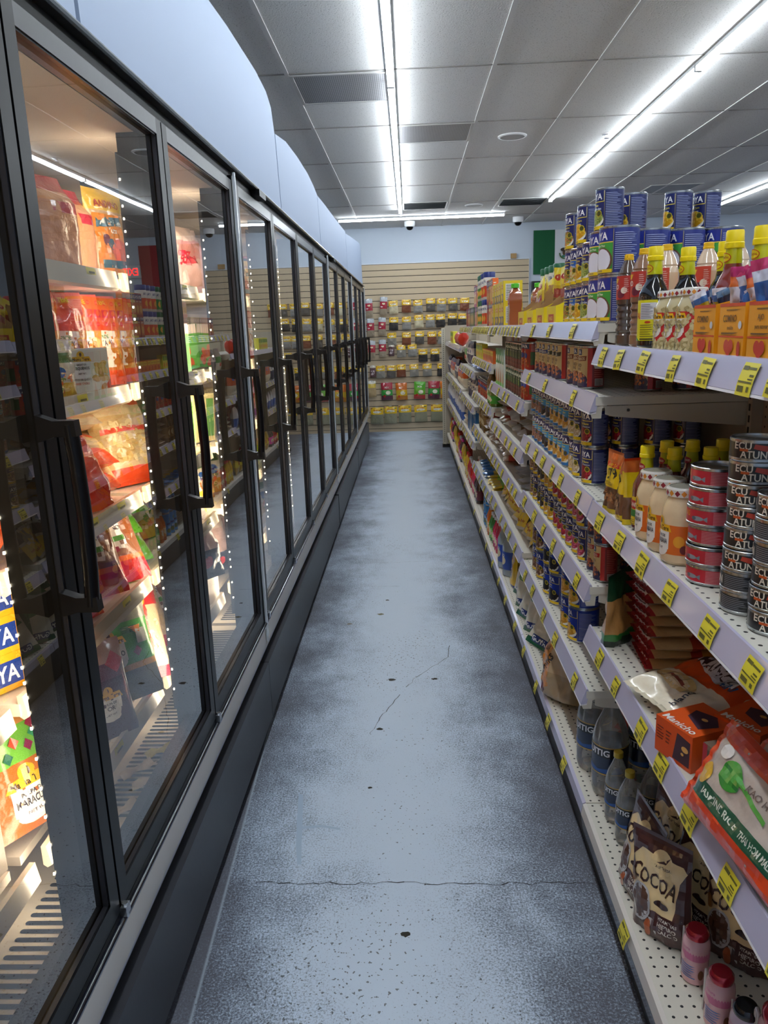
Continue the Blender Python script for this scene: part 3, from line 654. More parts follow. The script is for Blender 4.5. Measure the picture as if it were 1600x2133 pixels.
def refried_art(banner, bc, bt, r=RS, h=HS + .012):
    hw = r * 1.0
    return [('r', -hw, .007, hw, h - .007, '#d8bd84'), ('r', -hw * .9, h - .026, hw * .45, h - .009, '#1d2a5e'), ('t', 'GOYA', -hw * .22, h - .0175, .0115, '#f2f2f0', hw * 1.15),
            ('p', [(-hw, h - .045), (hw * .85, h - .042), (hw * .9, h - .028), (-hw, h - .034)], bc), ('t', banner, -.002, h - .0375, .0085, bt, hw * 1.6, .06), ('t', 'REFRIED', -.004, h - .055, .0085, '#5a3a22', hw * 1.4), ('t', 'BEANS', -.004, h - .066, .0085, '#5a3a22', hw * 1.2),
            ('e', 0, .026, hw, .022, '#33304e'), ('b', 0, .032, hw * .85, .017, 40, .0045, ['#b0623c', '#8a4428', '#cc8458'], 21), ('r', -hw, .0066, hw, .017, '#2b2a4e'), ('e', -hw * .5, .02, .006, .006, '#7fae2c'), ('r', hw, .007, hw * 1.35, h - .007, '#c9241c'),
            ('l', hw * 1.5, .034, hw * 2.4, h - .012, 13, '#c96a60'), ('r', hw * 1.55, .009, hw * 2.3, .03, '#b9a9a4'), ('l', hw * 1.58, .010, hw * 2.28, .029, 9, '#2b2422')]
for k, b_, c1, c2 in (('traditional', 'TRADITIONAL', '#27418a', '#e8e0c8'), ('blackref', 'BLACK', '#2b2422', '#e8e0c8'), ('rancheros', 'RANCHEROS', '#7a3a22', '#ead9b0'), ('chorizo', 'CHORIZO', '#b3201e', '#f0e0c8')):
    PROTO[k] = can(RS, HS + .012, '#8e1f1d', refried_art(b_, c1, c2))
PROTO['ducal'] = can(RS, .122, '#17402e', [('r', -.038, .007, .038, .05, '#5a2f2c'), ('t', 'DUCAL', 0, .098, .013, '#d9e2c8', .062), ('t', 'FRIJOLES', 0, .083, .006, '#d9e2c8', .05), ('r', -.004, .055, .006, .078, '#8fb53a'), ('b', 0, .028, .034, .018, 30, .005, ['#6a3a34', '#4a2826', '#7d4a42'], 22), ('l', .045, .014, .085, .11, 12, '#7fa08c')])
PROTO['redcan'] = can(RS, .125, '#a8201c', [('r', -.036, .098, .036, .12, '#1d2a5e'), ('t', 'GOYA', 0, .109, .014, '#f2f2f0', .06), ('e', -.012, .075, .012, .012, '#27418a'), ('e', .014, .07, .012, .012, '#27418a'), ('t', 'BEANS', 0, .086, .006, '#f0e0c0', .05), ('b', 0, .035, .034, .024, 36, .006, ['#a8602c', '#c47a3a', '#8a4420'], 23), ('r', .042, .03, .085, .085, '#2c5f2c'), ('l', .045, .088, .08, .118, 6, '#d99a8c')])
# tuna and sardines
tr, th = .0435, .036
PROTO['tuna'] = can(tr, th, '#191a1e', [('t', 'ECU', -.014, .0255, .012, '#e6dccb', .03), ('t', 'ATUN', .004, .0125, .012, '#e6dccb', .042), ('p', [(.004, .022), (.03, .016), (.052, .012), (.05, .018), (.028, .026), (.006, .029)], '#c2402c'), ('b', .052, .011, .012, .005, 14, .003, ['#7ca23a', '#b8c23a', '#a86a54'], 24), ('r', -.018, .017, -.004, .021, '#c9561e'), ('l', .072, .008, .115, .03, 6, '#7d7d84')])
PROTO['tuna_back'] = can(tr, th, '#191a1e', [('l', -.03, .006, .028, .03, 8, '#7f8088'), ('r', .04, .006, .062, .03, '#b9bac0'), ('l', .042, .007, .06, .029, 12, '#202024'), ('t', 'ATUN', -.055, .018, .014, '#e6dccb', .04), ('p', [(.075, .022), (.11, .016), (.12, .02), (.09, .028)], '#c2402c')])
PROTO['sardine'] = can(.054, .036, '#c01f33', [('t', 'SARDINAS', -.034, .022, .011, '#e9902c', .05), ('e', .012, .015, .014, .0042, '#8e949c'), ('e', .004, .015, .005, .0035, '#5c626c'), ('p', [(.024, .015), (.034, .020), (.034, .010)], '#7b828c'), ('l', .045, .006, .092, .03, 9, '#dd8a92'), ('r', .1, .005, .125, .031, '#d5cfd0'), ('l', .102, .007, .123, .029, 13, '#2c2628')])
# ---- bottles and jars
def bottle(prof, capprof, lab=None, name='sauce_bottle', extra=None, n=28, sx=1, sy=1, angle=30):
    b = MB().lathe(prof, n, sx, sy); c = MB().lathe(capprof, n)
    parts = [('bottle_body', b, angle), ('screw_cap', c, angle)]
    if lab:
        r, z0, z1, col_, prims, uw = lab; l = MB(); nn = 26; fn = cyl(r)
        m_ = P(col_, .4, 0, .2)
        l.grid(nn, 1, lambda u, v: fn(-uw + 2 * uw * u, z0 + (z1 - z0) * v, .0003), lambda u, v: m_); art(l, prims, fn, .007, 0, base=.0006); parts.append(('paper_label', l, 30))
    if extra: parts += extra
    return root(name, parts)
SOYG = P('#0c0708', .05, 0, 1.0); REDS = P('#7e2c1c', .08, 0, 1.0, 0); YCAP = P('#ecd20a', .35); YCAP2 = P('#c3c40e', .3, 0, .5)
def flask(r, h, liq, neckcol=YCAP2):
    return [(r * .85, 0, liq), (r, .006, liq), (r, h * .50, liq), (r * .97, h * .56, liq), (r * .8, h * .62, liq), (r * .58, h * .68, liq), (r * .50, h * .745, liq), (r * .51, h * .75, neckcol), (r * .46, h * .86, neckcol), (r * .44, h * .90, neckcol)]
def cap(r, z, h, m): return [(r, z, m), (r * 1.02, z + .002, m), (r * 1.02, z + h * .3, m), (r * .94, z + h * .34, m), (r * .94, z + h * .9, m), (r * .86, z + h, m), (0.0005, z + h, m)]
oval = [('e', 0, .02, .019, .011, '#b8371a'), ('e', 0, .02, .017, .0092, '#d8c012'), ('t', 'ORIENTAL', 0, .02, .005, '#a3301a', .03)]
def necklogo(r, z):
    l = MB(); art(l, [(('e',) + (a[1], a[2] - .02 + z) + a[3:]) if a[0] == 'e' else (a[0], a[1], a[2], a[3] - .02 + z) + a[4:] for a in oval], cyl(r), .005, 0, base=.0008); return l
sl = [('p', [(-.055, .06), (-.02, .125), (-.055, .125)], '#2b8a48'), ('p', [(.01, .02), (-.03, .02), (-.03, .045)], '#2b8a48'), ('t', 'ORIENTAL', -.02, .085, .016, '#c32a1c', .07), ('r', .012, .075, .056, .118, '#cfccd0'), ('l', .014, .078, .054, .116, 9, '#5a5a66'), ('l', .012, .03, .054, .065, 6, '#7c7420'), ('e', .034, .068, .008, .003, '#b8371a'), ('r', .012, .022, .052, .026, '#3a3a1a')]
PROTO['soy'] = bottle(flask(.039, .255, SOYG), cap(.0205, .225, .036, YCAP), (.0392, .02, .125, '#d9cf16', sl, .058), extra=[('neck_band', necklogo(.0195, .205), 30)])
rl = [('r', -.05, .105, .05, .112, '#d9c81a'), ('p', [(-.02, .088), (.035, .088), (.04, .08), (.035, .068), (-.02, .068)], '#b51a1e'), ('t', 'ORIENTAL', .006, .078, .012, '#f0ece0', .05), ('p', [(-.03, .022), (.02, .03), (.04, .06), (.034, .06), (.01, .036), (-.03, .03)], '#e9e41e'), ('l', -.03, .004, .04, .018, 4, '#b8371a'), ('t', 'Salsa', .015, .128, .012, '#d86aa0', .03, .6)]
PROTO['redsauce'] = bottle(flask(.038, .27, REDS), cap(.021, .235, .04, YCAP), (.0382, .02, .115, '#c9c414', rl, .052), extra=[('neck_band', necklogo(.0205, .215), 30)])
def petribs(r, h, liq1, liq2):
    p = [(r * .8, 0, liq1), (r, .006, liq1), (r, .03, liq1)]; z = .03
    for i in range(5): p += [(r * .90, z + .004, liq1), (r * .90, z + .008, liq1), (r, z + .013, liq1), (r, z + .017, liq1)]; z += .0185
    return p + [(r, .13, liq1), (r, h * .72, liq1), (r * .9, h * .77, liq2), (r * .86, h * .78, liq2), (r * .9, h * .795, liq2), (r * .7, h * .86, liq2), (r * .42, h * .93, liq2), (r * .4, h * .95, liq2)]
for k, c1, c2, lc, an in (('vinegar_dark', '#4a3a30', '#57453a', '#b8322a', 'ALINO'), ('vinegar_brown', '#7d5a44', '#8e6c54', '#b8322a', 'ALINO'), ('vinegar_tan', '#c9a888', '#d4bca4', '#c9412e', 'SALSA')):
    L_ = [('t', an, -.008, .165, .014, '#f0e8dc', .04), ('p', [(-.03, .176), (.006, .176), (.012, .188), (-.03, .19)], '#e0b422'), ('t', 'Tere', -.012, .183, .008, '#4a2a14', .03), ('e', .02, .145, .012, .012, '#6a2238'), ('e', .03, .155, .009, .009, '#e8d9c8'), ('l', .03, .15, .045, .19, 8, '#e0a49c')]
    PROTO[k] = bottle(petribs(.031, .255, P(c1, .12, 0, .9), P(c2, .1, 0, .9)), cap(.0135, .238, .016, P('#e5b31c', .35)), (.0314, .13, .195, lc, L_, .047), 'dressing_bottle')
# white beans in glass jar
def jar(r, h, inner, lid, lab, name='preserve_jar', neck=.72, beans=None):
    b = MB(); m_ = inner
    b.lathe([(r * .86, 0, m_), (r * .98, .006, m_), (r, .016, m_), (r, h * .64, m_), (r * .95, h * .72, m_), (r * .80, h * .81, m_), (r * neck, h * .86, m_), (r * neck, h * .9, m_)], 32)
    if beans: 
        fn = cyl(r * 1.0); art(b, [('b', 0, h * .35, r * 2.4, h * .36, 260, r * .17, beans, 31)], fn, .007, 0, mfn=lambda c: P(c, .15, 0, .8))
    c = MB(); wl = P('#d9d4cc', .3, 0, .5); rl_ = r * (neck + .1)
    c.lathe([(rl_, h * .875, wl), (rl_ * 1.03, h * .88, wl), (rl_ * 1.03, h * .965, wl), (rl_ * .98, h * .985, wl), (rl_ * .86, h * .99, wl), (rl_ * .84, h * .982, P('#8f8a7c', .3)), (0.001, h * .982, P('#8f8a7c', .3))], 32)
    pr = []
    for i in range(16):
        u = (i - 8) * 2 * PI * rl_ / 16; z = h * .922; d = h * .04; cc = lid[i % len(lid)]
        pr.append(('p', [(u - rl_ * .17, z), (u, z - d), (u + rl_ * .17, z), (u, z + d)], cc))
    art(c, pr, cyl(rl_ * 1.03), .006, 0, eps=1e-6)
    l = MB(); z0, z1, col_, prims, uw = lab; fn = cyl(r * 1.004); mm = P(col_, .35, 0, .2)
    l.grid(28, 1, lambda u, v: fn(-uw + 2 * uw * u, z0 + (z1 - z0) * v, .0003), lambda u, v: mm); art(l, prims, fn, .007, 0, base=.0007)
    return root(name, [('glass_jar', b, 30), ('jar_lid', c, 30), ('paper_label', l, 30)])
def tere(cx, z, s, l1, l2, bg='#e8b31e', shield='#e9e4dc'):
    return [('p', [(cx - .03 * s, z - .03 * s), (cx + .03 * s, z - .03 * s), (cx + .03 * s, z + .012 * s), (cx - .03 * s, z + .012 * s)], shield), ('e', cx, z - .03 * s, .028 * s, .016 * s, shield), ('p', [(cx - .036 * s, z + .006 * s), (cx + .036 * s, z + .006 * s), (cx + .03 * s, z + .02 * s), (cx - .03 * s, z + .02 * s)], bg), ('e', cx, z + .024 * s, .013 * s, .012 * s, bg), ('e', cx, z + .026 * s, .004 * s, .006 * s, '#4a2a14'),
            ('t', 'Mama Tere', cx, z + .0125 * s, .0095 * s, '#3c2314', .058 * s), ('t', l1, cx, z - .003 * s, .006 * s, '#2c2430', .04 * s), ('t', l2, cx, z - .014 * s, .0105 * s, '#2c2430', .052 * s), ('t', 'NET WT', cx, z - .029 * s, .005 * s, '#5a4a50', .03 * s)]
PROTO['guanabana'] = jar(.049, .158, P('#d9c09a', .1, 0, .9, .05, 90), ['#8e2233', '#d98b2c'], (.022, .082, '#dc6a22', tere(-.005, .062, 1.0, 'PASTAS DE', 'GUANABANA') + [('e', .05, .05, .013, .012, '#e8a02c'), ('e', .062, .034, .009, .009, '#6a2a2c')], .078))
PROTO['chochos'] = jar(.033, .135, P('#c8b98c', .12, 0, .9), ['#8e2233', '#d98b2c'], (.022, .085, '#c9282c', tere(-.003, .066, .82, 'CHOCHOS', 'CHOCHOS'), .05), beans=['#d6c79c', '#bfae80', '#cabb8e', '#a8986a'])
PROTO['salsa'] = bottle(flask(.029, .19, P('#5e1a18', .07, 0, 1), P('#b9b80e', .35, 0, .3)), cap(.0165, .168, .026, YCAP), (.0292, .012, .078, '#d9b91c', [('r', -.03, .05, .03, .07, '#b51a1e'), ('t', 'LOS ANDES', 0, .06, .010, '#f0ece0', .045), ('r', -.035, .032, .035, .048, '#2f7a34'), ('l', -.02, .014, .02, .028, 3, '#8a7a1a')], .04),
                    extra=[('neck_band', (lambda l: (art(l, [('e', 0, .148, .013, .008, '#a5172a'), ('t', 'LOS ANDES', 0, .148, .005, '#f0dcc8', .02)], cyl(.0152), .005, 0, base=.0008), l)[1])(MB()), 30)])
# clear water bottles
WATER = glassmat('clear_bottle', (.93, .95, .96), 1.36, 2.2, .03, .12, .15)
def water(r, h, lt):
    prof = [(r * .55, .004, WATER), (r * .9, .0, WATER), (r, .02, WATER), (r * .985, h * .1, WATER), (r, h * .15, WATER), (r, h * .56, WATER), (r * .97, h * .62, WATER), (r * .8, h * .72, WATER), (r * .56, h * .81, WATER), (r * .38, h * .88, WATER), (r * .33, h * .91, WATER), (r * .33, h * .94, WATER)]
    lp = [('r', -r * 3, h * .25, r * 3, h * .262, '#b3914a'), ('r', -r * 3, h * .53, r * 3, h * .542, '#b3914a'), ('r', -r * 3, h * .43, r * 3, h * .53, '#15161c'), ('t', lt, 0, h * .478, h * .066, '#e6e6ea', r * 2.6), ('p', [(-r * 2, h * .27), (r * 1.6, h * .27), (r * 1.9, h * .36), (r * .2, h * .30), (-r, h * .36)], '#1d4f94'), ('e', r * 1.5, h * .38, r * .22, r * .22, '#6b6a4e'), ('e', r * 1.5, h * .38, r * .18, r * .18, '#15233f')]
    gold = P('#b39a2c', .35, .3)
    w = root('water_bottle', [('bottle_body', MB().lathe(prof, 36), 50), ('screw_cap', MB().lathe([(r * .40, h * .925, gold), (r * .40, h * .995, gold), (r * .36, h, gold), (.0005, h, gold)], 28), 30)])
    l = MB(); fn = cyl(r * 1.006); mm = P('#15233f', .3, 0, .4); l.grid(36, 1, lambda u, v: fn(-r * 3 + 6 * r * u, h * (.25 + .29 * v), 0), lambda u, v: mm); art(l, lp, fn, .008, 0)
    o = bpy.data.objects.new('paper_label', l.mesh('paper_label', 30)); o.parent = w; return w
PROTO['water_big'] = water(.053, .315, 'GUITIG'); PROTO['water_small'] = water(.033, .215, 'GUITIG')
# drinking yoghurt bottles
def yog(capc, bodyc, seed):
    b = P(bodyc, .25, 0, .5); c = P(capc, .18, .5, .6, .1, 60)
    l = [('r', -.07, .062, .07, .08, '#c4668a'), ('e', -.02, .06, .02, .012, bodyc), ('t', 'alpura', 0, .088, .009, '#c06a8c', .04), ('l', -.01, .018, .028, .052, 6, '#3f6fae'), ('e', .036, .03, .006, .012, '#7a4a32'), ('e', -.035, .035, .014, .02, '#c4708c'), ('e', -.05, .02, .01, .014, '#a83a5c')]
    w = root('yoghurt_bottle', [('bottle_body', MB().lathe([(.024, 0, b), (.0275, .004, b), (.0275, .06, b), (.0285, .085, b), (.027, .098, b), (.0215, .108, b), (.0195, .112, b), (.0195, .116, b)], 32), 40), ('foil_cap', MB().lathe([(.0235, .108, c), (.0245, .112, c), (.024, .120, c), (.019, .126, c), (.0005, .128, c)], 28), 40),
            ('straw', MB().tube([(-.033, -.006, .004), (-.033, -.006, .10), (-.031, -.008, .106), (-.027, -.010, .10), (-.027, -.010, .02)], .0026, P('#c3bdbb', .25, 0, .5), 8), 40)])
    m = MB(); art(m, l, cyl(.0279), .006, 0); o = bpy.data.objects.new('printed_sleeve', m.mesh('printed_sleeve', 30)); o.parent = w; return w
PROTO['yog'] = yog('#b3142c', '#d9a9ae', 1); PROTO['yog_black'] = yog('#15131c', '#cbb6c6', 2)

# ---- bags
def bagfn(w, h, d, kind='pillow', seed=1, wr=.004, sag=0):
    o = Vector((seed * 7.3, seed * 3.1, seed * 1.7))
    def fn(u, v, side):      # u in -1..1, v in 0..1
        if kind == 'pillow':
            pr = (max(0, 1 - abs(u) ** 3.0)) ** .55 * (max(0, math.sin(PI * min(1, max(0, (v - .05) / .90)))) ** .42 if .05 < v < .95 else 0)
            wx = 1 - .05 * math.sin(PI * v) - (.03 if v < .05 or v > .95 else 0)
        elif kind == 'pouch':   # stand-up pouch: wide foot, flat top
            vv = min(1, v / .93); pr = (max(0, 1 - abs(u) ** 2.4)) ** .6 * ((1 - vv) ** .55 if v < .93 else 0) * (.75 + .25 * min(1, v * 9)); wx = 1 - .04 * math.sin(PI * v)
        else:                   # gusset bag with tied / flopped top
            pr = (max(0, 1 - abs(u) ** 3.2)) ** .5 * (min(1, v / .06) ** .5) * (1 if v < .72 else max(.05, 1 - (v - .72) / .26)) ; wx = 1 - (.30 * ((v - .72) / .28) ** 1.3 if v > .72 else 0)
        n = noise.noise(Vector((u * 2.2, v * 3.4 * h / w, side * 3)) + o) * wr * 1.5 + noise.noise(Vector((u * 7, v * 9 * h / w, side * 3)) + o) * wr * .6
        n += abs(noise.noise(Vector((u * 4 + v * 3, v * 2, side)) + o)) * wr * .8
        n *= min(1, pr * 2.2)
        y = -side * (d / 2 * pr + n); x = u * w / 2 * wx; z = v * h
        if kind == 'pillow' and (v < .06 or v > .94): y += .002 * math.sin(u * 22)
        y += sag * math.sin(PI * v)
        return Vector((x, y, z))
    return fn
def bag(w, h, d, zones, prims=(), kind='pillow', seed=1, wr=.004, name='food_bag', nu=18, nv=24, film=.35, fscale=28):
    """zones: list of (v0, v1, colour) for the film; prims in metres with x from the centre and z from the foot"""
    fn = bagfn(w, h, d, kind, seed, wr); m = MB()
    def mf(u, v):
        for z0, z1, c in zones:
            if z0 <= v < z1: return F(c, film, fscale)
        return F(zones[-1][2], film, fscale)
    m.grid(nu, nv, lambda u, v: fn(2 * u - 1, v, 1), mf); m.grid(nu, nv, lambda u, v: fn(2 * u - 1, v, -1), mf, True)
    def af(x, z, l):
        p = fn(max(-1, min(1, x / (w / 2))), max(0, min(1, z / h)), 1); p.y -= l + .0006; return p
    if prims: art(m, prims, af, w / nu, h / nv, eps=1.5e-4, base=0, mfn=lambda c: F(c, film * .6, fscale))
    return root(name, [('bag_film', m, 0)]) if False else m
def bagp(key, *a, name='food_bag', **k):
    m = bag(*a, **k); o = bpy.data.objects.new(name, m.mesh(name, 0)); PROTO[key] = o; return o
def boxp(key, w, h, d, side, front, prims=(), sprims=(), name='food_box', top=None):
    m = MB(); s = P(side, .4, 0, .15); f = P(front, .35, 0, .25); e = .0008
    m.box(-w / 2, w / 2, e, d, 0, h, s); m.poly([(-w / 2, 0, 0), (w / 2, 0, 0), (w / 2, 0, h), (-w / 2, 0, h)], f)
    art(m, prims, flat(0), 0, 0)
    if sprims: art(m, sprims, lambda u, v, l: (w / 2 + l, u, v), 0, 0)
    o = bpy.data.objects.new(name, m.mesh(name, 20)); PROTO[key] = o; return o
# ---------------------------------------------------------------- stocking the right-hand shelves
LAYER = {(1, 0): '', (2, 0): 'lower layer, ', (2, 1): 'upper layer, ', (3, 0): 'bottom layer, ', (3, 1): 'middle layer, ', (3, 2): 'top layer, '}
_rn = random.Random(11)
def row(key, look, cat, where, n, y0, dy, z, x0=.536, levels=1, h=HS, deep=1, dx=.082, turn=6, rot=(0, 0), jit=.003, scale=1.0, start=0, tight=False):
    """n things along the shelf edge from the near end; levels stacked, deep behind one another"""
    grp = f'{look}, {where}'[:70]
    for i in range(n):
        for l in range(levels):
            for q in range(deep):
                y = y0 + i * dy + _rn.uniform(-jit, jit); x = x0 + q * dx + _rn.uniform(-jit, jit)
                if q == 0:
                    lb = f'{look}, {ORD[i + start]} in its row, {LAYER.get((levels, l), "")}{where}' if n > 1 else f'{look}, {LAYER.get((levels, l), "")}{where}'
                else: lb = f'{look}, in the rows behind the front one, {where}'
                place(PROTO[key], (x, y, z + l * h), (rot[0], rot[1], FACE + R(_rn.uniform(-turn, turn))), scale, lb, cat, grp if (q or n > 1) else None)
# --- second bay, top shelf: tower of cans
TW = 'can tower, second bay top shelf'
zt = 1.592
def tower(key, x, y, z, lb, h=0): place(PROTO[key], (x, y, zt + z), (0, 0, FACE + R(_rn.uniform(-5, 5))), 1.0, lb, 'can', TW)
for l, h in enumerate((0, .111, .222)):
    nm = ('bottom', 'middle', 'top')[l]
    tower('mixed', .538, 2.555, h, f'blue mixed vegetable can at the far end of the can tower, {nm} level')
    if l < 2: tower('salad', .538, 2.47, h, f'blue vegetable salad can second from the far end of the tower, {nm} level')
    tower('corn', .538, 2.385, h, f'blue golden corn can in the middle of the tower, {nm} level')
    if l < 2: tower('peas', .536, 2.297, h, f'blue green pea can beside the golden corn column of the tower, {nm} level')
for q, (x, y) in enumerate(((.546, 2.085), (.546, 2.192), (.650, 2.17), (.752, 2.20), (.853, 2.20), (.66, 2.31), (.762, 2.32), (.853, 2.33))):
    for l in range(2): tower('coco', x, y, .119 * l, f'big green pigeon pea and coconut can, {("nearest the aisle corner", "just behind the corner column", "second column inward", "third column inward", "innermost column", "back row left", "back row middle", "back row right")[q]}, {("lower", "upper")[l]}')
tower('peas', .548, 2.205, .238, 'blue green pea can standing highest at the aisle side of the tower')
tower('corn', .64, 2.31, .238, 'blue golden corn can just right of the highest pea can')
tower('corn', .765, 2.31, .238, 'blue golden corn can on the right-hand group of the tower, left one')
tower('corn', .852, 2.33, .238, 'blue golden corn can at the right end of the tower top')
# --- yellow sachet display boxes
SB = P('#e8cf12', .4, 0, .2); KB = P('#a98455', .7)
m = MB(); w, d, h = .17, .19, .18
def prof_side(y): return [(w * 0 + y, 0, 0)]
for sx in (-w / 2, w / 2):
    m.poly([(sx, 0, 0), (sx, d, 0), (sx, d, h), (sx, d * .62, h * .93), (sx, d * .38, h * .62), (sx, .012, h * .36), (sx, 0, h * .34)], KB)
    s_ = .0016 if sx < 0 else -.0016
    m.poly([(sx + s_, 0, 0), (sx + s_, 0, h * .34), (sx + s_, .012, h * .36), (sx + s_, d * .38, h * .62), (sx + s_, d * .62, h * .93), (sx + s_, d, h), (sx + s_, d, 0)], KB)
m.poly([(w / 2 + .001, 0, 0), (w / 2 + .001, d, 0), (w / 2 + .001, d, h * .3), (w / 2 + .001, .05, h * .12), (w / 2 + .001, .035, h * .42), (w / 2 + .001, .012, h * .36), (w / 2 + .001, 0, h * .34)], SB); m.poly([(-w / 2, 0, 0), (w / 2, 0, 0), (w / 2, 0, h * .34), (-w / 2, 0, h * .34)], SB); m.poly([(-w / 2, d, 0), (-w / 2, d, h), (w / 2, d, h), (w / 2, d, 0)], KB); m.poly([(-w / 2, 0, .001), (-w / 2, d, .001), (w / 2, d, .001), (w / 2, 0, .001)], KB)
art(m, [('r', -.05, .006, .05, .034, '#b3251e'), ('t', 'MAGGI', 0, .02, .014, '#e9d24a', .08)], flat(0), 0, 0)
art(m, [('e', .05, .06, .02, .012, '#c33a1e'), ('e', .05, .06, .017, .0095, '#e8cf12')], lambda u, v, l: (w / 2 + l, u, v - .02), 0, 0)
PROTO['sachetbox'] = mesh_obj('display_box', m.mesh('display_box', 0)); COL.objects.unlink(PROTO['sachetbox'])
for i, y in enumerate((2.78, 3.02, 3.27, 3.52)):
    place(PROTO['sachetbox'], (.50, y, zt if y < 3.2 else 1.587), (0, 0, FACE), 1.0, f'yellow cut-away display box of seasoning sachets, {ORD[i]} from the can tower', 'display box', 'yellow sachet display boxes on the top shelf')
YS = [(0, .8, '#d8c01a'), (.8, 1, '#e3cd1c')]
bagp('sachet', .085, .16, .012, [(0, .12, '#caa81a'), (.12, .30, '#8a6a3a'), (.30, .62, '#c3a41e'), (.62, 1, '#e0c81a')], [('e', 0, .125, .022, .012, '#b3321e'), ('r', -.03, .05, .025, .085, '#8e2a22'), ('t', 'Maggi', 0, .125, .008, '#f0e8d0', .035)], 'pillow', 3, .004, name='seasoning_sachet', nu=8, nv=10)
for i, (x, y, z, tilt, tw) in enumerate(((.60, 2.80, 1.64, 8, 4), (.56, 2.84, 1.635, -6, 12), (.62, 3.0, 1.645, 12, -8), (.58, 3.07, 1.64, 5, 20), (.60, 3.3, 1.63, -10, -12), (.56, 3.36, 1.63, -22, 10), (.62, 3.5, 1.63, 14, -6), (.57, 3.56, 1.632, -30, 0), (.64, 3.58, 1.63, -16, 15))):
    place(PROTO['sachet'], (x, y, z), (R(tilt * .4), R(tilt), FACE + R(tw)), 1.0, f'yellow seasoning sachet standing in the display boxes, {ORD[i]} from the can tower', 'sachet', 'seasoning sachets in the yellow boxes')
# --- third bay, top shelf
z3 = 1.587
TERRA = P('#8e4a2c', .12, 0, .9); GRN = P('#4caf2a', .35)
def sqbottle():
    b = MB().lathe([(.03, 0, TERRA), (.044, .004, TERRA), (.045, .05, TERRA), (.041, .08, TERRA), (.045, .10, TERRA), (.045, .15, TERRA), (.035, .172, TERRA), (.018, .182, TERRA), (.017, .19, TERRA)], 4)
    return root('sauce_bottle', [('bottle_body', b, 60), ('screw_cap', MB().lathe([(.020, .186, GRN), (.020, .205, GRN), (.018, .207, GRN), (.0005, .207, GRN)], 20)), ('paper_label', (lambda l: (art(l, [('r', -.028, 0, .028, .05, '#d9d4c8'), ('p', [(-.026, .002), (.024, .002), (.024, .03), (0, .046), (-.026, .03)], '#b3201e'), ('t', 'Baltimore', 0, .018, .008, '#f0e0d0', .04)], lambda u, v, l_: (u, -.0325 - l_, v + .10), 0, 0), l)[1])(MB()), 0)])
PROTO['terra'] = sqbottle(); PROTO['terra'].children[0].rotation_euler = (0, 0, R(45))
place(PROTO['terra'], (.54, 4.02, z3), (0, 0, FACE), 1.0, 'reddish brown square sauce bottle with green cap, nearer the yellow boxes', 'bottle', 'green-capped brown sauce bottles'); place(PROTO['terra'], (.66, 4.04, z3), (0, 0, FACE), 1.0, 'reddish brown sauce bottle with green cap, set back behind the other', 'bottle', 'green-capped brown sauce bottles')
YB = '#dcc21c'
boxp('bouillon', .10, .115, .10, YB, YB, [('r', -.045, .006, .045, .05, '#1d3a7a'), ('e', -.01, .03, .028, .016, '#d9b52a'), ('e', 0, .085, .026, .013, '#c33a1e'), ('t', 'MAGGI', 0, .085, .009, '#f0e8d0', .04)], [('r', .012, .015, .085, .10, '#d5d5cc'), ('l', .016, .02, .08, .098, 9, '#5c5c54')], name='seasoning_box')
row('bouillon', 'yellow and blue seasoning tub box', 'box', 'third bay top shelf, beyond the brown bottles', 5, 4.22, .115, z3, .50, 2, .115, jit=.002, turn=2)
def shaker(capc, bodyc, acc, r=.037, h=.17, nm='GOYA'):
    b = P(bodyc, .35, 0, .2); c = P(capc, .35)
    bt = MB().lathe([(r * .92, 0, b), (r, .004, b), (r, h * .8, b), (r * .95, h * .83, b)], 22); l = [('r', -r * 1.3, h * .1, r * 1.3, h * .5, acc), ('t', nm, 0, h * .66, h * .1, '#1d2c70', r * 1.6), ('e', 0, h * .3, r * .6, h * .12, '#d9a02c')]
    art(bt, l, cyl(r), .01, 0)
    return root('spice_shaker', [('shaker_body', bt, 40), ('shaker_lid', MB().lathe([(r * 1.02, h * .8, c), (r * 1.03, h * .98, c), (r * .96, h, c), (.0005, h, c)], 24), 40)])
PROTO['shaker_green'] = shaker('#14532f', '#c9c3b4', '#2f7a3c'); PROTO['shaker_red'] = shaker('#b3142a', '#c9c3b4', '#c8962c'); PROTO['shaker_blue'] = shaker('#1d2c70', '#d9d4c8', '#c8442c')
for i in range(4): place(PROTO['shaker_green'], (.79, 4.12 + .13 * i, z3 + .115), (0, 0, FACE), 1.1, f'seasoning shaker with dark green lid standing behind the yellow boxes, {ORD[i]} from the near side', 'shaker', 'green-lidded shakers')
for i in range(4): tag(mesh_obj('cardboard_tray', MB().box(-.06, .06, -.06, .06, 0, .113, P('#b39a6a', .7)).mesh('cardboard_tray')), f'plain carton under the green-lidded shakers, {ORD[i]} from the near side', 'carton', 'cartons under the shakers').location = (.79, 4.12 + .13 * i, z3)
place(PROTO['shaker_red'], (.79, 3.98, z3), (0, 0, FACE), 1.35, 'seasoning shaker with bright red lid standing behind the brown bottles', 'shaker')
row('shaker_blue', 'seasoning shaker with blue lid', 'shaker', 'far end of the third bay top shelf', 3, 5.15, .09, 1.585, .53, 2, .17, turn=2)
row('shaker_green', 'seasoning shaker with green lid', 'shaker', 'far end of the top shelf', 3, 5.42, .09, 1.585, .53, 2, .17, turn=2)
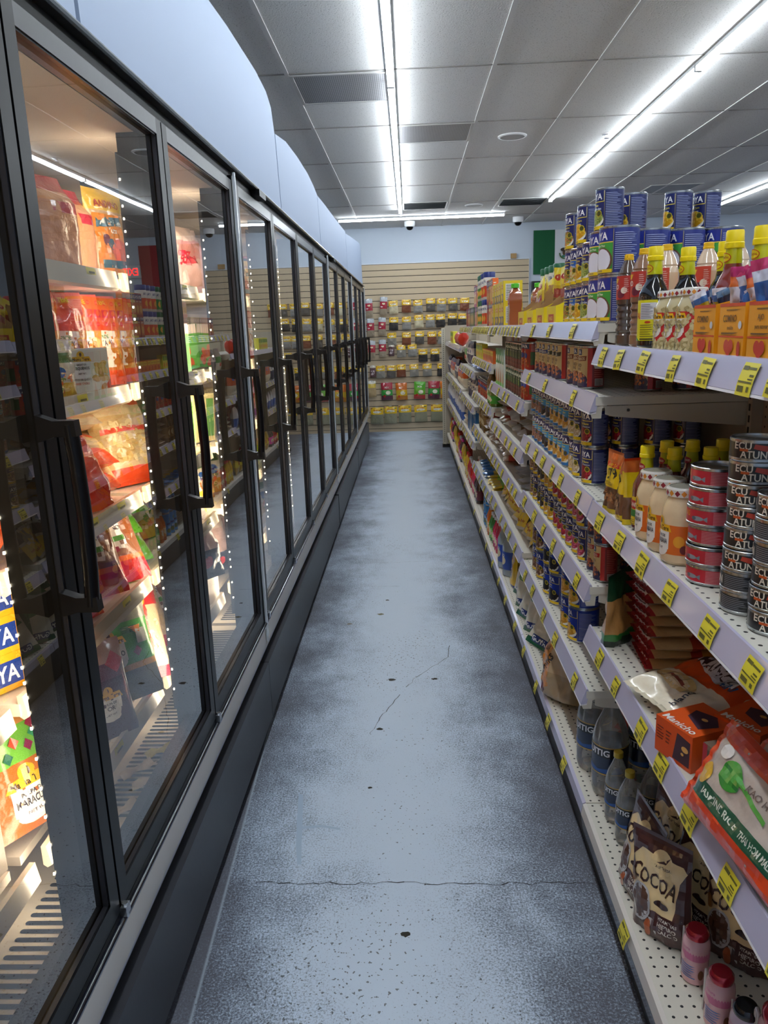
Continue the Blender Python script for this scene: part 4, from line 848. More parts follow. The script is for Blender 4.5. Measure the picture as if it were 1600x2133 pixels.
# sachet boxes (slim gelatine style)
def slim(key, c, acc, txt, h=.15, w=.07):
    boxp(key, w, h, .035, c, c, [('r', -w * .46, h * .72, w * .46, h * .95, '#1d2c70'), ('t', 'GOYA', 0, h * .835, h * .13, '#f0f0f0', w * .8), ('r', -w * .42, h * .12, w * .42, h * .6, acc), ('e', 0, h * .34, w * .3, h * .16, '#d9a95a'), ('t', txt, 0, h * .65, h * .06, '#f0e8d8', w * .8)], [('l', .006, .02, .03, h * .9, 8, '#d9d9cc')])
slim('slim_red', '#9c2a34', '#c46a3a', 'ADOBO'); slim('slim_green', '#2c5a3a', '#b39a6a', 'SAZON'); slim('slim_yellow', '#d9bc2a', '#c9482c', 'MAIZ'); slim('slim_orange', '#d8621c', '#e8b45a', 'ACHIOTE'); slim('slim_pink', '#c05a8a', '#e8c8b0', 'GELATINA')
def slimrows(keys, nms, where, n, y0, dy, z, levels, h=.15, x0=.51):
    k = 0
    for kk, nm in zip(keys, nms): row(kk, nm, 'box', where, n, y0 + k * dy * n, dy, z, x0, levels, h, 1, turn=2, jit=.002); k += 1
slimrows(('slim_orange', 'slim_yellow', 'slim_red'), ('thin orange seasoning box', 'thin yellow seasoning box', 'thin red seasoning box'), 'fourth bay top shelf', 2, 4.78, .055, 1.585, 2, .13, .505)
slimrows(('slim_yellow', 'slim_pink'), ('thin yellow seasoning box', 'thin pink gelatine box'), 'fifth bay top shelf', 3, 5.72, .075, 1.583, 2)
slimrows(('slim_green', 'slim_red'), ('thin green seasoning box', 'thin red seasoning box'), 'fifth bay top shelf', 5, 6.22, .075, 1.583, 1, .15)

# --- second bay, lower shelves
w2 = 'second shelf, second bay'
row('rancheros', 'tan and red refried bean can, brown banner', 'can', w2, 3, 2.30, .079, 1.406, .536)
for q, x in enumerate((.66, .765)): place(PROTO['rancheros'], (x, 2.16, 1.406), (0, 0, FACE + .2), 1.0, f'tan refried bean can with brown banner, {ORD[q + 1]} inward from the shelf edge, second bay', 'can', 'refried bean cans behind the front')
row('blackref', 'tan and red refried bean can, black banner', 'can', w2, 3, 2.66, .079, 1.406, .536)
row('traditional', 'tan and red refried bean can, blue banner', 'can', w2, 3, 2.94, .079, 1.406, .536)
w3 = 'third shelf, second bay'
row('red', 'navy can of small red beans', 'can', w3, 1, 2.25, .08, 1.129, .540, 2, .112, 4, .089)
row('white', 'navy can of white kidney beans', 'can', w3, 2, 2.36, .082, 1.129, .540, 2, .112, 2, .085)
row('lowpea', 'sky blue can of low sodium chick peas', 'can', w3, 4, 2.545, .078, 1.129, .538, 2, .112, 2, .085)
row('lowblack', 'sky blue can of low sodium black beans', 'can', w3, 2, 2.86, .078, 1.129, .538, 2, .112)
row('lowpinto', 'sky blue can of low sodium pinto beans', 'can', w3, 3, 3.02, .078, 1.129, .538, 2, .112)
w4 = 'fourth shelf, second bay'
PROTO['chorizo_s'] = PROTO['chorizo']
row('chorizo_s', 'tan and red refried bean can, red chorizo banner', 'can', w4, 2, 2.085, .088, .883, .540, 2, .108, 2, .10, scale=.885)
row('pink', 'navy can of pink beans', 'can', w4, 3, 2.275, .08, .883, .538, 2, .108, scale=.97)
row('kidney', 'navy can of red kidney beans', 'can', w4, 3, 2.52, .08, .883, .538, 2, .108, scale=.97)
row('chick', 'navy can of chick peas', 'can', w4, 2, 2.775, .085, .883, .538, 2, .108, scale=.97)
row('black', 'navy can of black beans', 'can', w4, 2, 2.95, .08, .883, .538, 2, .108, scale=.97)
row('pinto', 'navy can of pinto beans', 'can', w4, 2, 3.12, .085, .883, .538, 2, .108, scale=.97)
w5 = 'fifth shelf, second bay'
row('bigchick', 'big royal blue can of chick peas', 'can', w5, 2, 2.405, .108, .567, .556, 2, .119)
row('bigblack', 'big royal blue can of black beans', 'can', w5, 2, 2.755, .108, .567, .556, 2, .119)
row('bigpinto', 'big royal blue can of pinto beans', 'can', w5, 2, 3.05, .108, .567, .556, 2, .119)

# --- nearest bay, top shelf: sauces and dressings
zn = 1.536; nb = 'on the nearest top shelf'
def single(key, x, y, z, lb, cat, s=1.0, tw=0, grp=None, rx=0, ry=0): return place(PROTO[key], (x, y, z), (R(rx), R(ry), FACE + R(tw)), s, lb, cat, grp)
single('vinegar_dark', .545, 1.985, zn, 'dark brown ribbed dressing bottle at the far corner of the nearest top shelf', 'bottle', .86)
single('vinegar_brown', .555, 1.895, zn, 'brown ribbed dressing bottle between the dark ribbed one and the black sauce', 'bottle', .88)
single('vinegar_tan', .60, 1.87, zn, 'tan ribbed dressing bottle behind the nearest black sauce bottle', 'bottle', .9)
for i, (x, y) in enumerate(((.69, 1.86), (.72, 1.77))): single('vinegar_tan', x, y, zn, f'tan ribbed dressing bottle deeper on the nearest top shelf, {("left", "right")[i]} one', 'bottle', .9, 0, 'tan dressing bottles at the back')
single('soy', .545, 1.775, zn, 'black soy sauce bottle with yellow cap, leftmost of the dark ones', 'bottle', .83, 4)
single('soy', .60, 1.73, zn, 'black soy sauce bottle with yellow cap, middle of the dark ones', 'bottle', .80, -10)
single('soy', .64, 1.63, zn, 'black soy sauce bottle with yellow cap, half hidden behind the bean jars', 'bottle', .80, -4)
for i, y in enumerate((1.635, 1.565, 1.50)): single('chochos', .535, y, zn, f'glass jar of pale lupin beans with checkered lid, {("leftmost", "middle", "rightmost")[i]} of the three', 'jar', .88, 4, 'jars of lupin beans')
for i, (x, y) in enumerate(((.575, 1.43), (.60, 1.375), (.68, 1.42), (.655, 1.31), (.74, 1.34))): single('redsauce', x, y, zn, f'red-brown sauce bottle with yellow cap, {("leftmost in front", "second from the left", "behind the second", "rightmost in front", "rearmost")[i]} of five', 'bottle', .76, 0, 'red sauce bottles')
# sachet dispenser cartons with sachets in them
def cumin(key, t1, t2):
    m = MB(); w, d, h = .095, .06, .085; O = P('#e59a16', .4, 0, .2)
    m.poly([(-w / 2, 0, 0), (w / 2, 0, 0), (w / 2, 0, h), (-w / 2, 0, h)], O); m.poly([(w / 2, 0, 0), (w / 2, d, 0), (w / 2, d, h * 1.15), (w / 2, 0, h)], O); m.poly([(-w / 2, d, 0), (-w / 2, 0, 0), (-w / 2, 0, h), (-w / 2, d, h * 1.15)], O)
    m.poly([(w / 2, d, 0), (-w / 2, d, 0), (-w / 2, d, h * 1.15), (w / 2, d, h * 1.15)], P('#a9956c', .7)); m.poly([(-w / 2, 0, .002), (-w / 2, d, .002), (w / 2, d, .002), (w / 2, 0, .002)], O)
    art(m, [('r', -w / 2, .080, w / 2, h, '#cf3d1e'), ('r', -w / 2, .033, w / 2, .0355, '#cf3d1e'), ('l', -.02, .074, .04, .078, 1, '#6a4a1c'), ('t', t1, -.006, .062, .011, '#5a3a1c', .05), ('t', t2, -.002, .048, .006, '#5a3a1c', .06), ('l', -.035, .038, .035, .044, 1, '#5a3a1c'), ('e', .034, .052, .006, .006, '#c9d0d8'),
            ('e', -.012, .02, .010, .010, '#c4282c'), ('e', .004, .02, .010, .010, '#c4282c'), ('p', [(-.021, .017), (.013, .017), (-.004, -.000 + .002)], '#c4282c'), ('e', .034, .016, .006, .012, '#c4282c')], flat(0), 0, 0)
    PROTO[key] = mesh_obj('sachet_carton', m.mesh('sachet_carton', 0)); COL.objects.unlink(PROTO[key])
cumin('cumin', 'COMINO', 'molido'); cumin('ajo', 'AJO', 'para sazonar')
for i, (k, y, lb) in enumerate((('cumin', 1.315, 'orange carton of cumin sachets, leftmost on the nearest top shelf'), ('cumin', 1.205, 'orange carton of cumin sachets, between the other two cartons'), ('ajo', 1.10, 'orange carton of garlic sachets, rightmost at the picture edge'))): single(k, .488, y, zn, lb, 'carton', .97, 0)
_cols = [('#3a6aa8', '#c9a41c', '#d8d4dc'), ('#c9c4d4', '#b3284a', '#3a5a9a'), ('#1d2c4a', '#c9b82a', '#5a7a9a'), ('#d86a2c', '#d9d4e0', '#b82a6a'), ('#d9d8e6', '#2c62a8', '#c8386a'), ('#b8285a', '#e0862a', '#d9d4dc')]
for i, c in enumerate(_cols): bagp('stick%d' % i, .055, .12, .010, [(0, .2, c[0]), (.2, .45, c[2]), (.45, .7, c[1]), (.7, .86, c[0]), (.86, 1, c[2])], [('p', [(-.02, .03), (.02, .06), (.02, .075), (-.02, .045)], c[1]), ('t', 'GUSTO', 0, .03, .009, c[0], .04, 1.2)], 'pillow', i + 5, .009, name='seasoning_sachet', nu=9, nv=14)
for i, (dy, tl, tw) in enumerate(((1.355, 24, 10), (1.34, 17, -8), (1.325, 11, 14), (1.305, 6, 0), (1.29, 26, -10), (1.275, 20, 8))): place(PROTO['stick%d' % (i % 3)], (.515 + .005 * (i % 3), dy, zn + .035), (R(8), R(-tl + 4), FACE + R(tw + 20)), .62, f'blue and white seasoning sachet fanned out in the leftmost orange carton, {ORD[i]} along', 'sachet', 'sachets in the leftmost orange carton')
for i, (dy, tl, tw) in enumerate(((1.24, 2, 10), (1.225, -6, -12), (1.205, 8, 24), (1.185, -12, 6))): place(PROTO['stick%d' % (3 + i % 3)], (.515 + .006 * i, dy, zn + .035), (R(6), R(tl), FACE + R(tw + 20)), (.7, .7, .85), f'pink and white seasoning sachet standing tall in the middle carton, {ORD[i]} along', 'sachet', 'sachets in the middle orange carton')
for i, (dy, tl, tw) in enumerate(((1.12, -10, 14), (1.10, 4, -4), (1.075, 12, 8))): place(PROTO['stick%d' % (3 + (i + 1) % 3)], (.515 + .006 * i, dy, zn + .035), (R(6), R(tl), FACE + R(tw + 30)), (.7, .7, .9), f'orange and pink seasoning sachet in the rightmost carton, {ORD[i]} along', 'sachet', 'sachets in the rightmost orange carton')

# --- nearest bay, middle shelf
zm = 1.126
bagp('ketchup', .075, .165, .032, [(0, .10, '#d9bc14'), (.10, .42, '#6a4630'), (.42, .80, '#e0bd12'), (.80, 1, '#c9622c')], [('t', '.79', 0, .105, .03, '#2b2a14', .05, .15), ('r', -.028, .122, .03, .133, '#c8321e'), ('t', 'OFERTA', 0, .128, .008, '#e8c81c', .05), ('p', [(-.02, .14), (.015, .143), (.012, .158), (-.012, .158)], '#d8641e'), ('b', 0, .045, .026, .018, 40, .005, ['#8a5a3a', '#5a3624', '#a8744a'], 40), ('l', -.025, .075, .025, .085, 3, '#6a5a14')], 'pouch', 9, .004, name='sauce_pouch')
PROTO['spout'] = None
for i, (x, y, s, tw, lb) in enumerate(((.505, 1.90, .96, 16, 'yellow sauce pouch with price print, at the far corner of the middle shelf'), (.510, 1.83, .92, -12, 'yellow sauce pouch leaning beside the first yellow pouch'), (.53, 1.785, .96, -75, 'yellow sauce pouch turned edge-on next to the dark salsa bottle'))):
    o = single('ketchup', x, y, zm, lb, 'pouch', s, tw, None, 0, (3, -4, 0)[i])
for i, (x, y) in enumerate(((.535, 1.735), (.60, 1.80), (.585, 1.70), (.66, 1.80), (.66, 1.69), (.73, 1.80), (.73, 1.69), (.80, 1.80), (.80, 1.68))): single('salsa', x, y, zm, f'dark red salsa bottle with yellow cap, {ORD[i]} counted from the shelf edge inward', 'bottle', 1.0, _rn.uniform(-20, 20), 'dark red salsa bottles')
for i, (x, y) in enumerate(((.532, 1.655), (.532, 1.567), (.532, 1.482))): single('guanabana', x, y, zm, f'big jar of cream coloured fruit preserve with checkered lid, {("leftmost", "middle", "rightmost")[i]} in front', 'jar', (.80, .80, .98), 6, 'soursop preserve jars')
single('guanabana', .625, 1.505, zm, 'big jar of cream coloured fruit preserve set back behind the front three', 'jar', (.80, .80, .98), 0)
for i in range(6): single('sardine', .548 + _rn.uniform(-.003, .003), 1.365 + _rn.uniform(-.003, .003), zm + .036 * i, f'flat red sardine can, {("bottom", "second", "third", "fourth", "fifth", "top")[i]} of its stack, beside the preserve jars', 'can', (.86, .86, 1), _rn.choice((-8, 6, 20)), 'stack of red sardine cans')
_n9 = ('bottom', 'second', 'third', 'fourth', 'fifth', 'sixth', 'seventh', 'topmost', 'ninth', 'tenth')
for i in range(8): single('tuna_back' if i in (0, 1) else 'tuna', .548 + _rn.uniform(-.002, .002), 1.215 + _rn.uniform(-.003, .003), zm + .036 * i, f'flat black tuna can, {_n9[i]} up in the taller black stack', 'can', (.94, .94, 1), 48 + _rn.uniform(-10, 14), 'taller stack of black tuna cans')
for i in range(6): single('tuna_back' if i in (3, 4) else 'tuna', .556 + _rn.uniform(-.002, .002), 1.125 + _rn.uniform(-.003, .003), zm + .036 * i, f'flat black tuna can, {ORD[i] if i else "lowest"} up in the stack at the picture edge', 'can', (.94, .94, 1), 40 + _rn.uniform(-12, 16), 'tuna cans at the picture edge')
for i, (x, y) in enumerate(((.69, 1.93), (.77, 1.93), (.85, 1.93), (.85, 1.60), (.77, 1.60), (.85, 1.52))): single('black', x, y, zm, f'dark navy bean can at the back of the middle shelf, {ORD[i]} from the far corner', 'can', 1.0, 0, 'dark cans at the back of the middle shelf')

# --- nearest bay, third shelf
z4 = .769
bagp('alfredo', .15, .22, .05, [(0, .14, '#1c2a1e'), (.14, .22, '#2f7a34'), (.22, .66, '#b8854a'), (.66, 1, '#17472c')], [('p', [(-.05, .045), (.045, .045), (.03, .105), (.0, .125), (-.03, .10)], '#b9a9a8'), ('e', 0, .068, .028, .018, '#c99a3a'), ('t', 'Alfredo', 0, .135, .026, '#3a2a18', .11, -.15), ('r', -.05, .165, .055, .19, '#a8512c'), ('t', 'Spaghetti', 0, .178, .016, '#e8dcc8', .1), ('e', .02, .082, .006, .006, '#3f7a2c')], 'pouch', 12, .008, name='pasta_sauce_bag')
single('alfredo', .545, 1.925, z4, 'dark green and brown pasta bag leaning at the far corner, beside the flat bag stack', 'bag', 1.0, -50, None, -8, 8)
bagp('masa', .17, .21, .03, [(0, .07, '#9a1f24'), (.07, .09, '#d9c4a0'), (.09, .5, '#c9a878'), (.5, .62, '#a83a24'), (.62, .82, '#c8923a'), (.82, 1, '#8e1c22')], [('r', -.05, .010, .04, .045, '#c5c3c8'), ('l', -.045, .014, .035, .042, 5, '#3a3a44'), ('e', 0, .12, .05, .03, '#e0a83a'), ('t', 'MAIZ', 0, .16, .02, '#3a2414', .1)], 'pillow', 14, .004, name='flat_food_bag')
for i in range(8): place(PROTO['masa'], (.545 + .008 * _rn.uniform(-1, 1), 1.785 + .008 * _rn.uniform(-1, 1), z4 + .016 + i * .0275), (R(-90 + _rn.uniform(-2, 2)), 0, R(-90 + _rn.uniform(-5, 5))), 1.0, f'flat tan and red flour bag, {("bottom", "second", "third", "fourth", "fifth", "sixth", "seventh", "top")[i]} of the stack at the shelf edge', 'bag', 'stack of flat flour bags')
for i in range(4): place(PROTO['masa'], (.755, 1.75 + .01 * i, z4 + .016 + i * .0275), (R(-90), 0, R(-88)), 1.0, f'flat flour bag deeper on the shelf behind the edge stack, {("bottom", "second", "third", "top")[i]}', 'bag', 'flour bags behind the edge stack')
bagp('mango', .22, .36, .055, [(0, .34, '#e8dcc2'), (.34, 1, '#e0521a')], [('e', -.03, .085, .06, .028, '#d9b878'), ('e', -.03, .082, .045, .016, '#e6d0a4'), ('p', [(-.07, .082), (.0, .075), (.01, .083), (-.06, .092)], '#9a4a3a'), ('t', 'blanca', .035, .055, .018, '#2a2430', .07, 1.57),
    ('p', [(-.085, .18), (.03, .14), (.07, .15), (.075, .20), (.02, .215), (-.08, .22)], '#d9d4dc'), ('t', 'MANGO', -.008, .182, .036, '#3a2026', .14, -.1), ('t', 'MINI', .055, .15, .022, '#2f5f9c', .05, -.1), ('p', [(-.03, .215), (.03, .21), (.035, .24), (-.025, .245)], '#b3283a'), ('r', -.09, .31, .09, .325, '#d99a7a')], 'pillow', 15, .010, name='chocolate_bag', nu=22, nv=30)
place(PROTO['mango'], (.50, 1.515, z4 + .03), (R(-88), 0, R(-72)), 1.0, 'shiny cream and orange chocolate candy bag lying beside the flour bag stack', 'bag')
place(PROTO['mango'], (.63, 1.40, z4 + .035), (R(-90), 0, R(-100)), .95, 'orange candy bag lying deeper behind the orange cartons', 'bag')
def manicho(key):
    m = MB(); O = P('#e0561a', .35, 0, .3); w, d, h = .10, .115, .075
    m.box(-w / 2, w / 2, 0, d, 0, h, O)
    art(m, [('p', [(-.02, .05), (.03, .03), (.04, .07), (.01, .095), (-.03, .08)], '#4a3040'), ('e', .008, .066, .007, .005, '#e0a85a'), ('t', 'Manicho', .0, .014, .018, '#f0e6e0', .085)], lambda u, v, l: (u, v, h + l), 0, 0)
    art(m, [('p', [(.0, .008), (.045, .008), (.045, .06), (.01, .065)], '#4a2f38'), ('e', .032, .04, .009, .006, '#e0a85a'), ('e', .026, .028, .004, .003, '#e0a85a'), ('l', -.045, .03, -.025, .06, 5, '#7a2a10'), ('l', -.02, .03, -.004, .06, 4, '#7a2a10')], flat(0), 0, 0)
    o = mesh_obj('chocolate_box', m.mesh('chocolate_box', 20)); COL.objects.unlink(o); PROTO[key] = o
manicho('manicho')
place(PROTO['manicho'], (.487, 1.335, z4), (0, 0, R(-68)), 1.0, 'orange chocolate carton with open flap at the shelf edge', 'box')
place(PROTO['manicho'], (.60, 1.325, z4 + .006), (0, 0, R(-60)), 1.0, 'orange chocolate carton just behind the edge one', 'box')
boxp('chocback', .09, .12, .09, '#6e5a4a', '#8d7a66', [('r', -.03, .012, .03, .11, '#6e5f52'), ('p', [(-.045, .0), (-.03, .0), (-.03, .12), (-.045, .12)], '#c02838')] + [('r', -.028 + .008 * i, .014, -.026 + .008 * i, .108, '#4e4238') for i in range(7)], name='opened_carton')
single('chocback', .515, 1.205, z4, 'opened carton with ridged grey inside, between orange chocolate box and rice bags', 'box', .8, 15)
tg = mesh_obj('price_tag', TAGMESH[0]); tg.location = (.495, 1.15, z4 + .06); tag(tg, 'loose yellow price tag hanging at the opened carton', 'price tag')
bagp('rice', .17, .30, .055, [(0, .06, '#d8401c'), (.06, .94, '#b9aca2'), (.94, 1, '#d8401c')], [('r', -.085, .0, -.05, .30, '#dd441c'), ('r', .055, .0, .085, .30, '#dd441c'), ('r', -.05, .03, -.02, .27, '#14553f'), ('t', 'JASMINE RICE', -.035, .19, .017, '#d9e0d4', .12, -1.57), ('t', 'THAI HOM MALI RICE', -.035, .075, .012, '#d9e0d4', .1, -1.57), ('e', -.01, .26, .02, .018, '#d9a92c'), ('e', -.01, .03, .02, .018, '#d9a92c'),
    ('e', .02, .20, .025, .03, '#3a9a3a'), ('p', [(.0, .10), (.008, .10), (.035, .19), (.027, .19)], '#5aa84a'), ('t', 'KAO HOM', .028, .12, .012, '#6a5a54', .09, -1.57), ('e', .044, .24, .012, .016, '#d9d4d0')], 'pillow', 16, .0045, name='rice_bag', nu=22, nv=34)
for i, (x, y, z, rx, ry, rz, lb) in enumerate(((.685, .93, .905, -90, -20, -3, 'upper jasmine rice bag with orange edges, face up'), (.60, .92, .865, -90, -42, 2, 'second jasmine rice bag leaning below the upper one'), (.535, .90, .855, -88, -60, 6, 'jasmine rice bag standing slanted at the shelf edge, showing its orange side'), (.78, .90, .80, -90, -4, 0, 'jasmine rice bag deepest on the shelf, under the upper one'), (.62, .62, .82, -90, -25, 4, 'jasmine rice bag cut off by the right picture edge'))):
    place(PROTO['rice'], (x, y, z), (R(rx), R(ry), R(rz)), 1.0, lb, 'bag', None)

# --- nearest bay, base deck
zd = .206
for i, (x, y, lb) in enumerate(((.560, 2.225, 'tall clear water bottle farthest from the cocoa bags'), (.575, 2.085, 'tall clear water bottle with gold cap beside the small bottles'), (.69, 2.12, 'tall clear water bottle behind the front two tall ones'))): single('water_big', x, y, zd, lb, 'bottle', 1.0, 25)
for i, (x, y, lb) in enumerate(((.560, 1.945, 'small clear water bottle with gold cap, left of the nearest small one'), (.565, 1.848, 'small clear water bottle standing right beside the cocoa bag'), (.645, 1.90, 'small clear water bottle behind the front two small ones'), (.66, 1.80, 'small clear water bottle hidden behind the cocoa bag'))): single('water_small', x, y, zd, lb, 'bottle', 1.0, 25)
bagp('cocoa', .165, .235, .075, [(0, .26, '#4a2826'), (.26, .80, '#e8cc98'), (.80, 1, '#4a2826')], [('p', [(-.083, .155), (-.05, .19), (.05, .21), (.083, .17), (.083, .24), (-.083, .24)], '#4a2826'), ('p', [(.05, .05), (.083, .05), (.083, .19), (.062, .15)], '#4a2826'), ('p', [(-.083, .10), (-.06, .14), (-.083, .18)], '#4a2826'), ('e', .012, .178, .028, .030, '#e8cc98'),
    ('t', 'LA UNIVERSAL', .016, .168, .007, '#4a2826', .04, -.1), ('p', [(.0, .178), (.02, .186), (.034, .198), (.022, .178)], '#4a2826'), ('t', 'COCOA', -.006, .131, .036, '#3a1c18', .125, -.12), ('e', -.04, .070, .034, .044, '#b9b4b4'), ('e', -.04, .070, .029, .039, '#5a3a2c'), ('p', [(-.012, .045), (.0, .03), (.02, .012), (.028, .018), (.004, .048)], '#b9b4b4'),
    ('e', .022, .086, .020, .008, '#3a211c'), ('p', [(.0, .068), (.072, .05), (.072, .0), (.0, .0)], '#4a2826'), ('t', 'VITAMINAS', .04, .055, .007, '#d9cfc4', .05, -.1), ('t', 'HIERRO', .04, .042, .0105, '#d9cfc4', .045, -.1), ('t', 'CALCIO', .042, .029, .0095, '#d9cfc4', .045, -.1), ('e', -.01, .022, .010, .020, '#a8542c'), ('e', -.07, .12, .010, .018, '#8a5a2a')], 'pouch', 21, .007, name='cocoa_pouch', nu=20, nv=26, film=.25, fscale=22)
for i, (x, y, tw, ry, lb) in enumerate(((.540, 1.665, 8, 4, 'brown cocoa pouch standing next to the small water bottles'), (.555, 1.52, 34, -7, 'brown cocoa pouch in front, nearest to the pink yoghurt bottles'), (.63, 1.72, 20, 2, 'brown cocoa pouch behind the left front one, in shade'), (.645, 1.56, 28, 4, 'brown cocoa pouch behind the right front one, in shade'), (.70, 1.44, 40, -4, 'brown cocoa pouch set back alone to the right'))):
    single('cocoa', x, y, zd, lb, 'pouch', 1.0 if i < 2 else .97, tw, None, -5, ry)
for i, (k, x, y, s, tw, lb) in enumerate((('yog', .585, 1.395, 1.0, 20, 'pink yoghurt bottle with red foil cap, the one nearer the cocoa'), ('yog', .592, 1.283, 1.0, 25, 'pink yoghurt bottle with red foil cap, the one with its straw in front'), ('yog_black', .608, 1.205, 1.0, 10, 'pale drink bottle with black cap at the bottom picture edge'), ('yog', .645, 1.15, 1.35, 30, 'larger red-capped bottle cut off at the bottom right corner'))): single(k, x, y, zd, lb, 'bottle', s, tw)

# --- second bay, base deck
TANF = '#b39874'
bagp('rolls', .20, .26, .12, [(0, .42, '#a38a68'), (.42, .78, '#b79d7c'), (.78, 1, '#c9bdb0')], [('p', [(-.10, .085), (-.05, .04), (-.02, .055), (-.02, .20), (-.09, .22)], '#d2822c'), ('t', 'Golden', -.06, .19, .022, '#2c2420', .07, .5), ('t', 'Krunks', -.05, .135, .040, '#2c2420', .11, .9), ('p', [(-.1, .06), (-.05, .02), (-.04, .035), (-.09, .085)], '#5a2430'), ('p', [(.03, .19), (.05, .19), (.04, .24), (.02, .24)], '#c4562c')], 'gusset', 30, .008, name='bread_bag', nu=20, nv=24)
place(PROTO['rolls'], (.550, 2.66, zd), (R(-10), R(-6), FACE + R(30)), 1.0, 'clear bag of golden bread crisps slumped at the front of the base deck', 'bag')
place(PROTO['rolls'], (.73, 2.72, zd), (R(-20), 0, FACE + R(14)), .9, 'clear bag of bread crisps lying behind the front one', 'bag')
bagp('white_green', .17, .27, .06, [(0, .1, '#1e5a3c'), (.1, .86, '#cfc9b8'), (.86, 1, '#1e5a3c')], [('r', -.05, .015, .05, .05, '#1d2c70'), ('t', 'GOYA', 0, .032, .024, '#f0f0f0', .09), ('r', .05, .02, .085, .26, '#1f5f3e'), ('p', [(-.07, .16), (.06, .13), (.07, .2), (-.03, .24)], '#2f7a4a')], 'pillow', 31, .006, name='rice_bag', nu=14, nv=18)
for i, (x, y, rx, ry, rz, lb) in enumerate(((.530, 3.14, -36, 10, 36, 'white and green rice bag nearest the bread crisps, leaning low'), (.535, 3.30, -26, -8, 28, 'white and green rice bag second from the bread crisps'), (.530, 3.46, -22, 12, 34, 'white and green rice bag third from the bread crisps'), (.540, 3.62, -18, -10, 26, 'white and green rice bag fourth, standing more upright'), (.555, 3.78, -14, 6, 30, 'white and green rice bag beside the yellow pouches'), (.70, 3.40, -30, 0, 20, 'white and green rice bag deeper behind the others'))):
    place(PROTO['white_green'], (x, y, zd + .004), (R(rx), R(ry), FACE + R(rz)), .92, lb, 'bag')
bagp('redteal', .15, .24, .035, [(0, .25, '#c9c0b4'), (.25, .5, '#b8322c'), (.5, .75, '#3a8a7a'), (.75, 1, '#c9c0b4')], [], 'pillow', 32, .004, name='flat_food_bag', nu=8, nv=10)
for i in range(4): place(PROTO['redteal'], (.70, 2.44, zd + .02 + .032 * i), (R(-88), 0, R(-150)), 1.0, f'flat white, red and teal bag behind the tall water bottles, {("bottom", "second", "third", "top")[i]} of four', 'bag', 'flat bags behind the water bottles')
# ---------------------------------------------------------------- third to seventh bay: smaller and smaller goods
def simple_bottle(key, r, h, body, capc, labc, txt='', squat=.62, glossy=True):
    b = P(body, .12, 0, .8); c = P(capc, .35); m = MB()
    m.lathe([(r * .9, 0, b), (r, .005, b), (r, h * .14, b), (r * 1.006, h * .142, P(labc, .4)), (r * 1.006, h * .5, P(labc, .4)), (r, h * .502, b), (r * .98, h * squat, b), (r * .55, h * .80, b), (r * .38, h * .88, b), (r * .42, h * .881, c), (r * .42, h * .985, c), (r * .36, h, c), (.0005, h, c)], 16)
    art(m, [('e', 0, h * .32, r * .7, h * .1, '#d9c9a0')] + ([('t', txt, 0, h * .42, h * .06, '#f0e8d8', r * 1.7)] if txt else []), cyl(r * 1.006), .01, 0)
    o = bpy.data.objects.new('drink_bottle', m.mesh('drink_bottle', 35)); PROTO[key] = o
for a in (('b_orange', .032, .20, '#d86a14', '#d9d9dc', '#e08a1e', 'NARANJA'), ('b_green', .03, .18, '#3a8a34', '#d9d9dc', '#6ac03a', 'LIMON'), ('b_pink', .032, .20, '#c8284a', '#d9d9dc', '#c83a7a', 'FRESA'), ('b_dark', .033, .21, '#3c1a16', '#c9c9cc', '#6a2a3a', 'MALTA'), ('b_red', .033, .22, '#a81c1c', '#d9d9dc', '#c83a2c', ''), ('b_yellow', .033, .22, '#c99a14', '#c8281e', '#e0c01c', ''), ('b_magenta', .036, .24, '#3a1426', '#d83a9a', '#d83a9a', ''), ('b_brown', .036, .24, '#6e5020', '#6e5020', '#8a6a34', '')): simple_bottle(*a)
simple_bottle('gallon', .055, .29, '#8f9aa0', '#d9dde0', '#27479c', 'PURO'); simple_bottle('pickle', .04, .135, '#5a6a24', '#2a6a34', '#3f9a2c', 'PICKLES', .8)
PROTO['juice'] = can(.034, .165, '#3a8ad0', [('e', -.01, .12, .02, .016, '#5a6a2c'), ('e', .02, .04, .018, .016, '#5a6a2c'), ('e', -.02, .035, .016, .014, '#6a7a34'), ('r', -.034, .082, .034, .095, '#1d2c70'), ('t', 'COCO', 0, .065, .014, '#e8f0f8', .05)], 'juice_can')
boxp('orangebox', .06, .075, .05, '#d8601c', '#e07a2a', [('r', -.028, .045, .028, .07, '#e8c81c'), ('e', 0, .024, .016, .014, '#c8381c'), ('t', 'ACHIOTE', 0, .057, .008, '#a8281c', .05)])
boxp('yellowbox', .05, .10, .04, '#d8d03a', '#e0d84a', [('r', -.022, .06, .022, .09, '#6a9a2c'), ('e', 0, .03, .014, .016, '#e8862a')])
boxp('tallorange', .10, .16, .06, '#c8481a', '#8f7a68', [('r', -.05, .0, .05, .05, '#d8501a'), ('r', -.03, .08, .03, .14, '#6e6058')])
boxp('milkbox', .07, .20, .06, '#dfe6d8', '#e8ece0', [('r', -.035, .12, .035, .20, '#2f8a4a'), ('e', 0, .15, .018, .018, '#e8e0c8'), ('p', [(-.03, .02), (.0, .10), (.03, .02)], '#c87a3a'), ('r', -.035, 0, .035, .02, '#6ac03a')])
boxp('bluebox', .06, .22, .10, '#2f6fae', '#3a86c8', [('p', [(-.03, 0), (0, .12), (.03, 0)], '#d9e4ee'), ('p', [(.0, 0), (.03, .10), (.03, 0)], '#b8743a'), ('r', -.02, .16, .02, .19, '#d9e4ee')])
boxp('maroonbox', .09, .12, .08, '#7a1f34', '#8a2840', [('r', -.03, .06, .03, .1, '#b84a5a')])
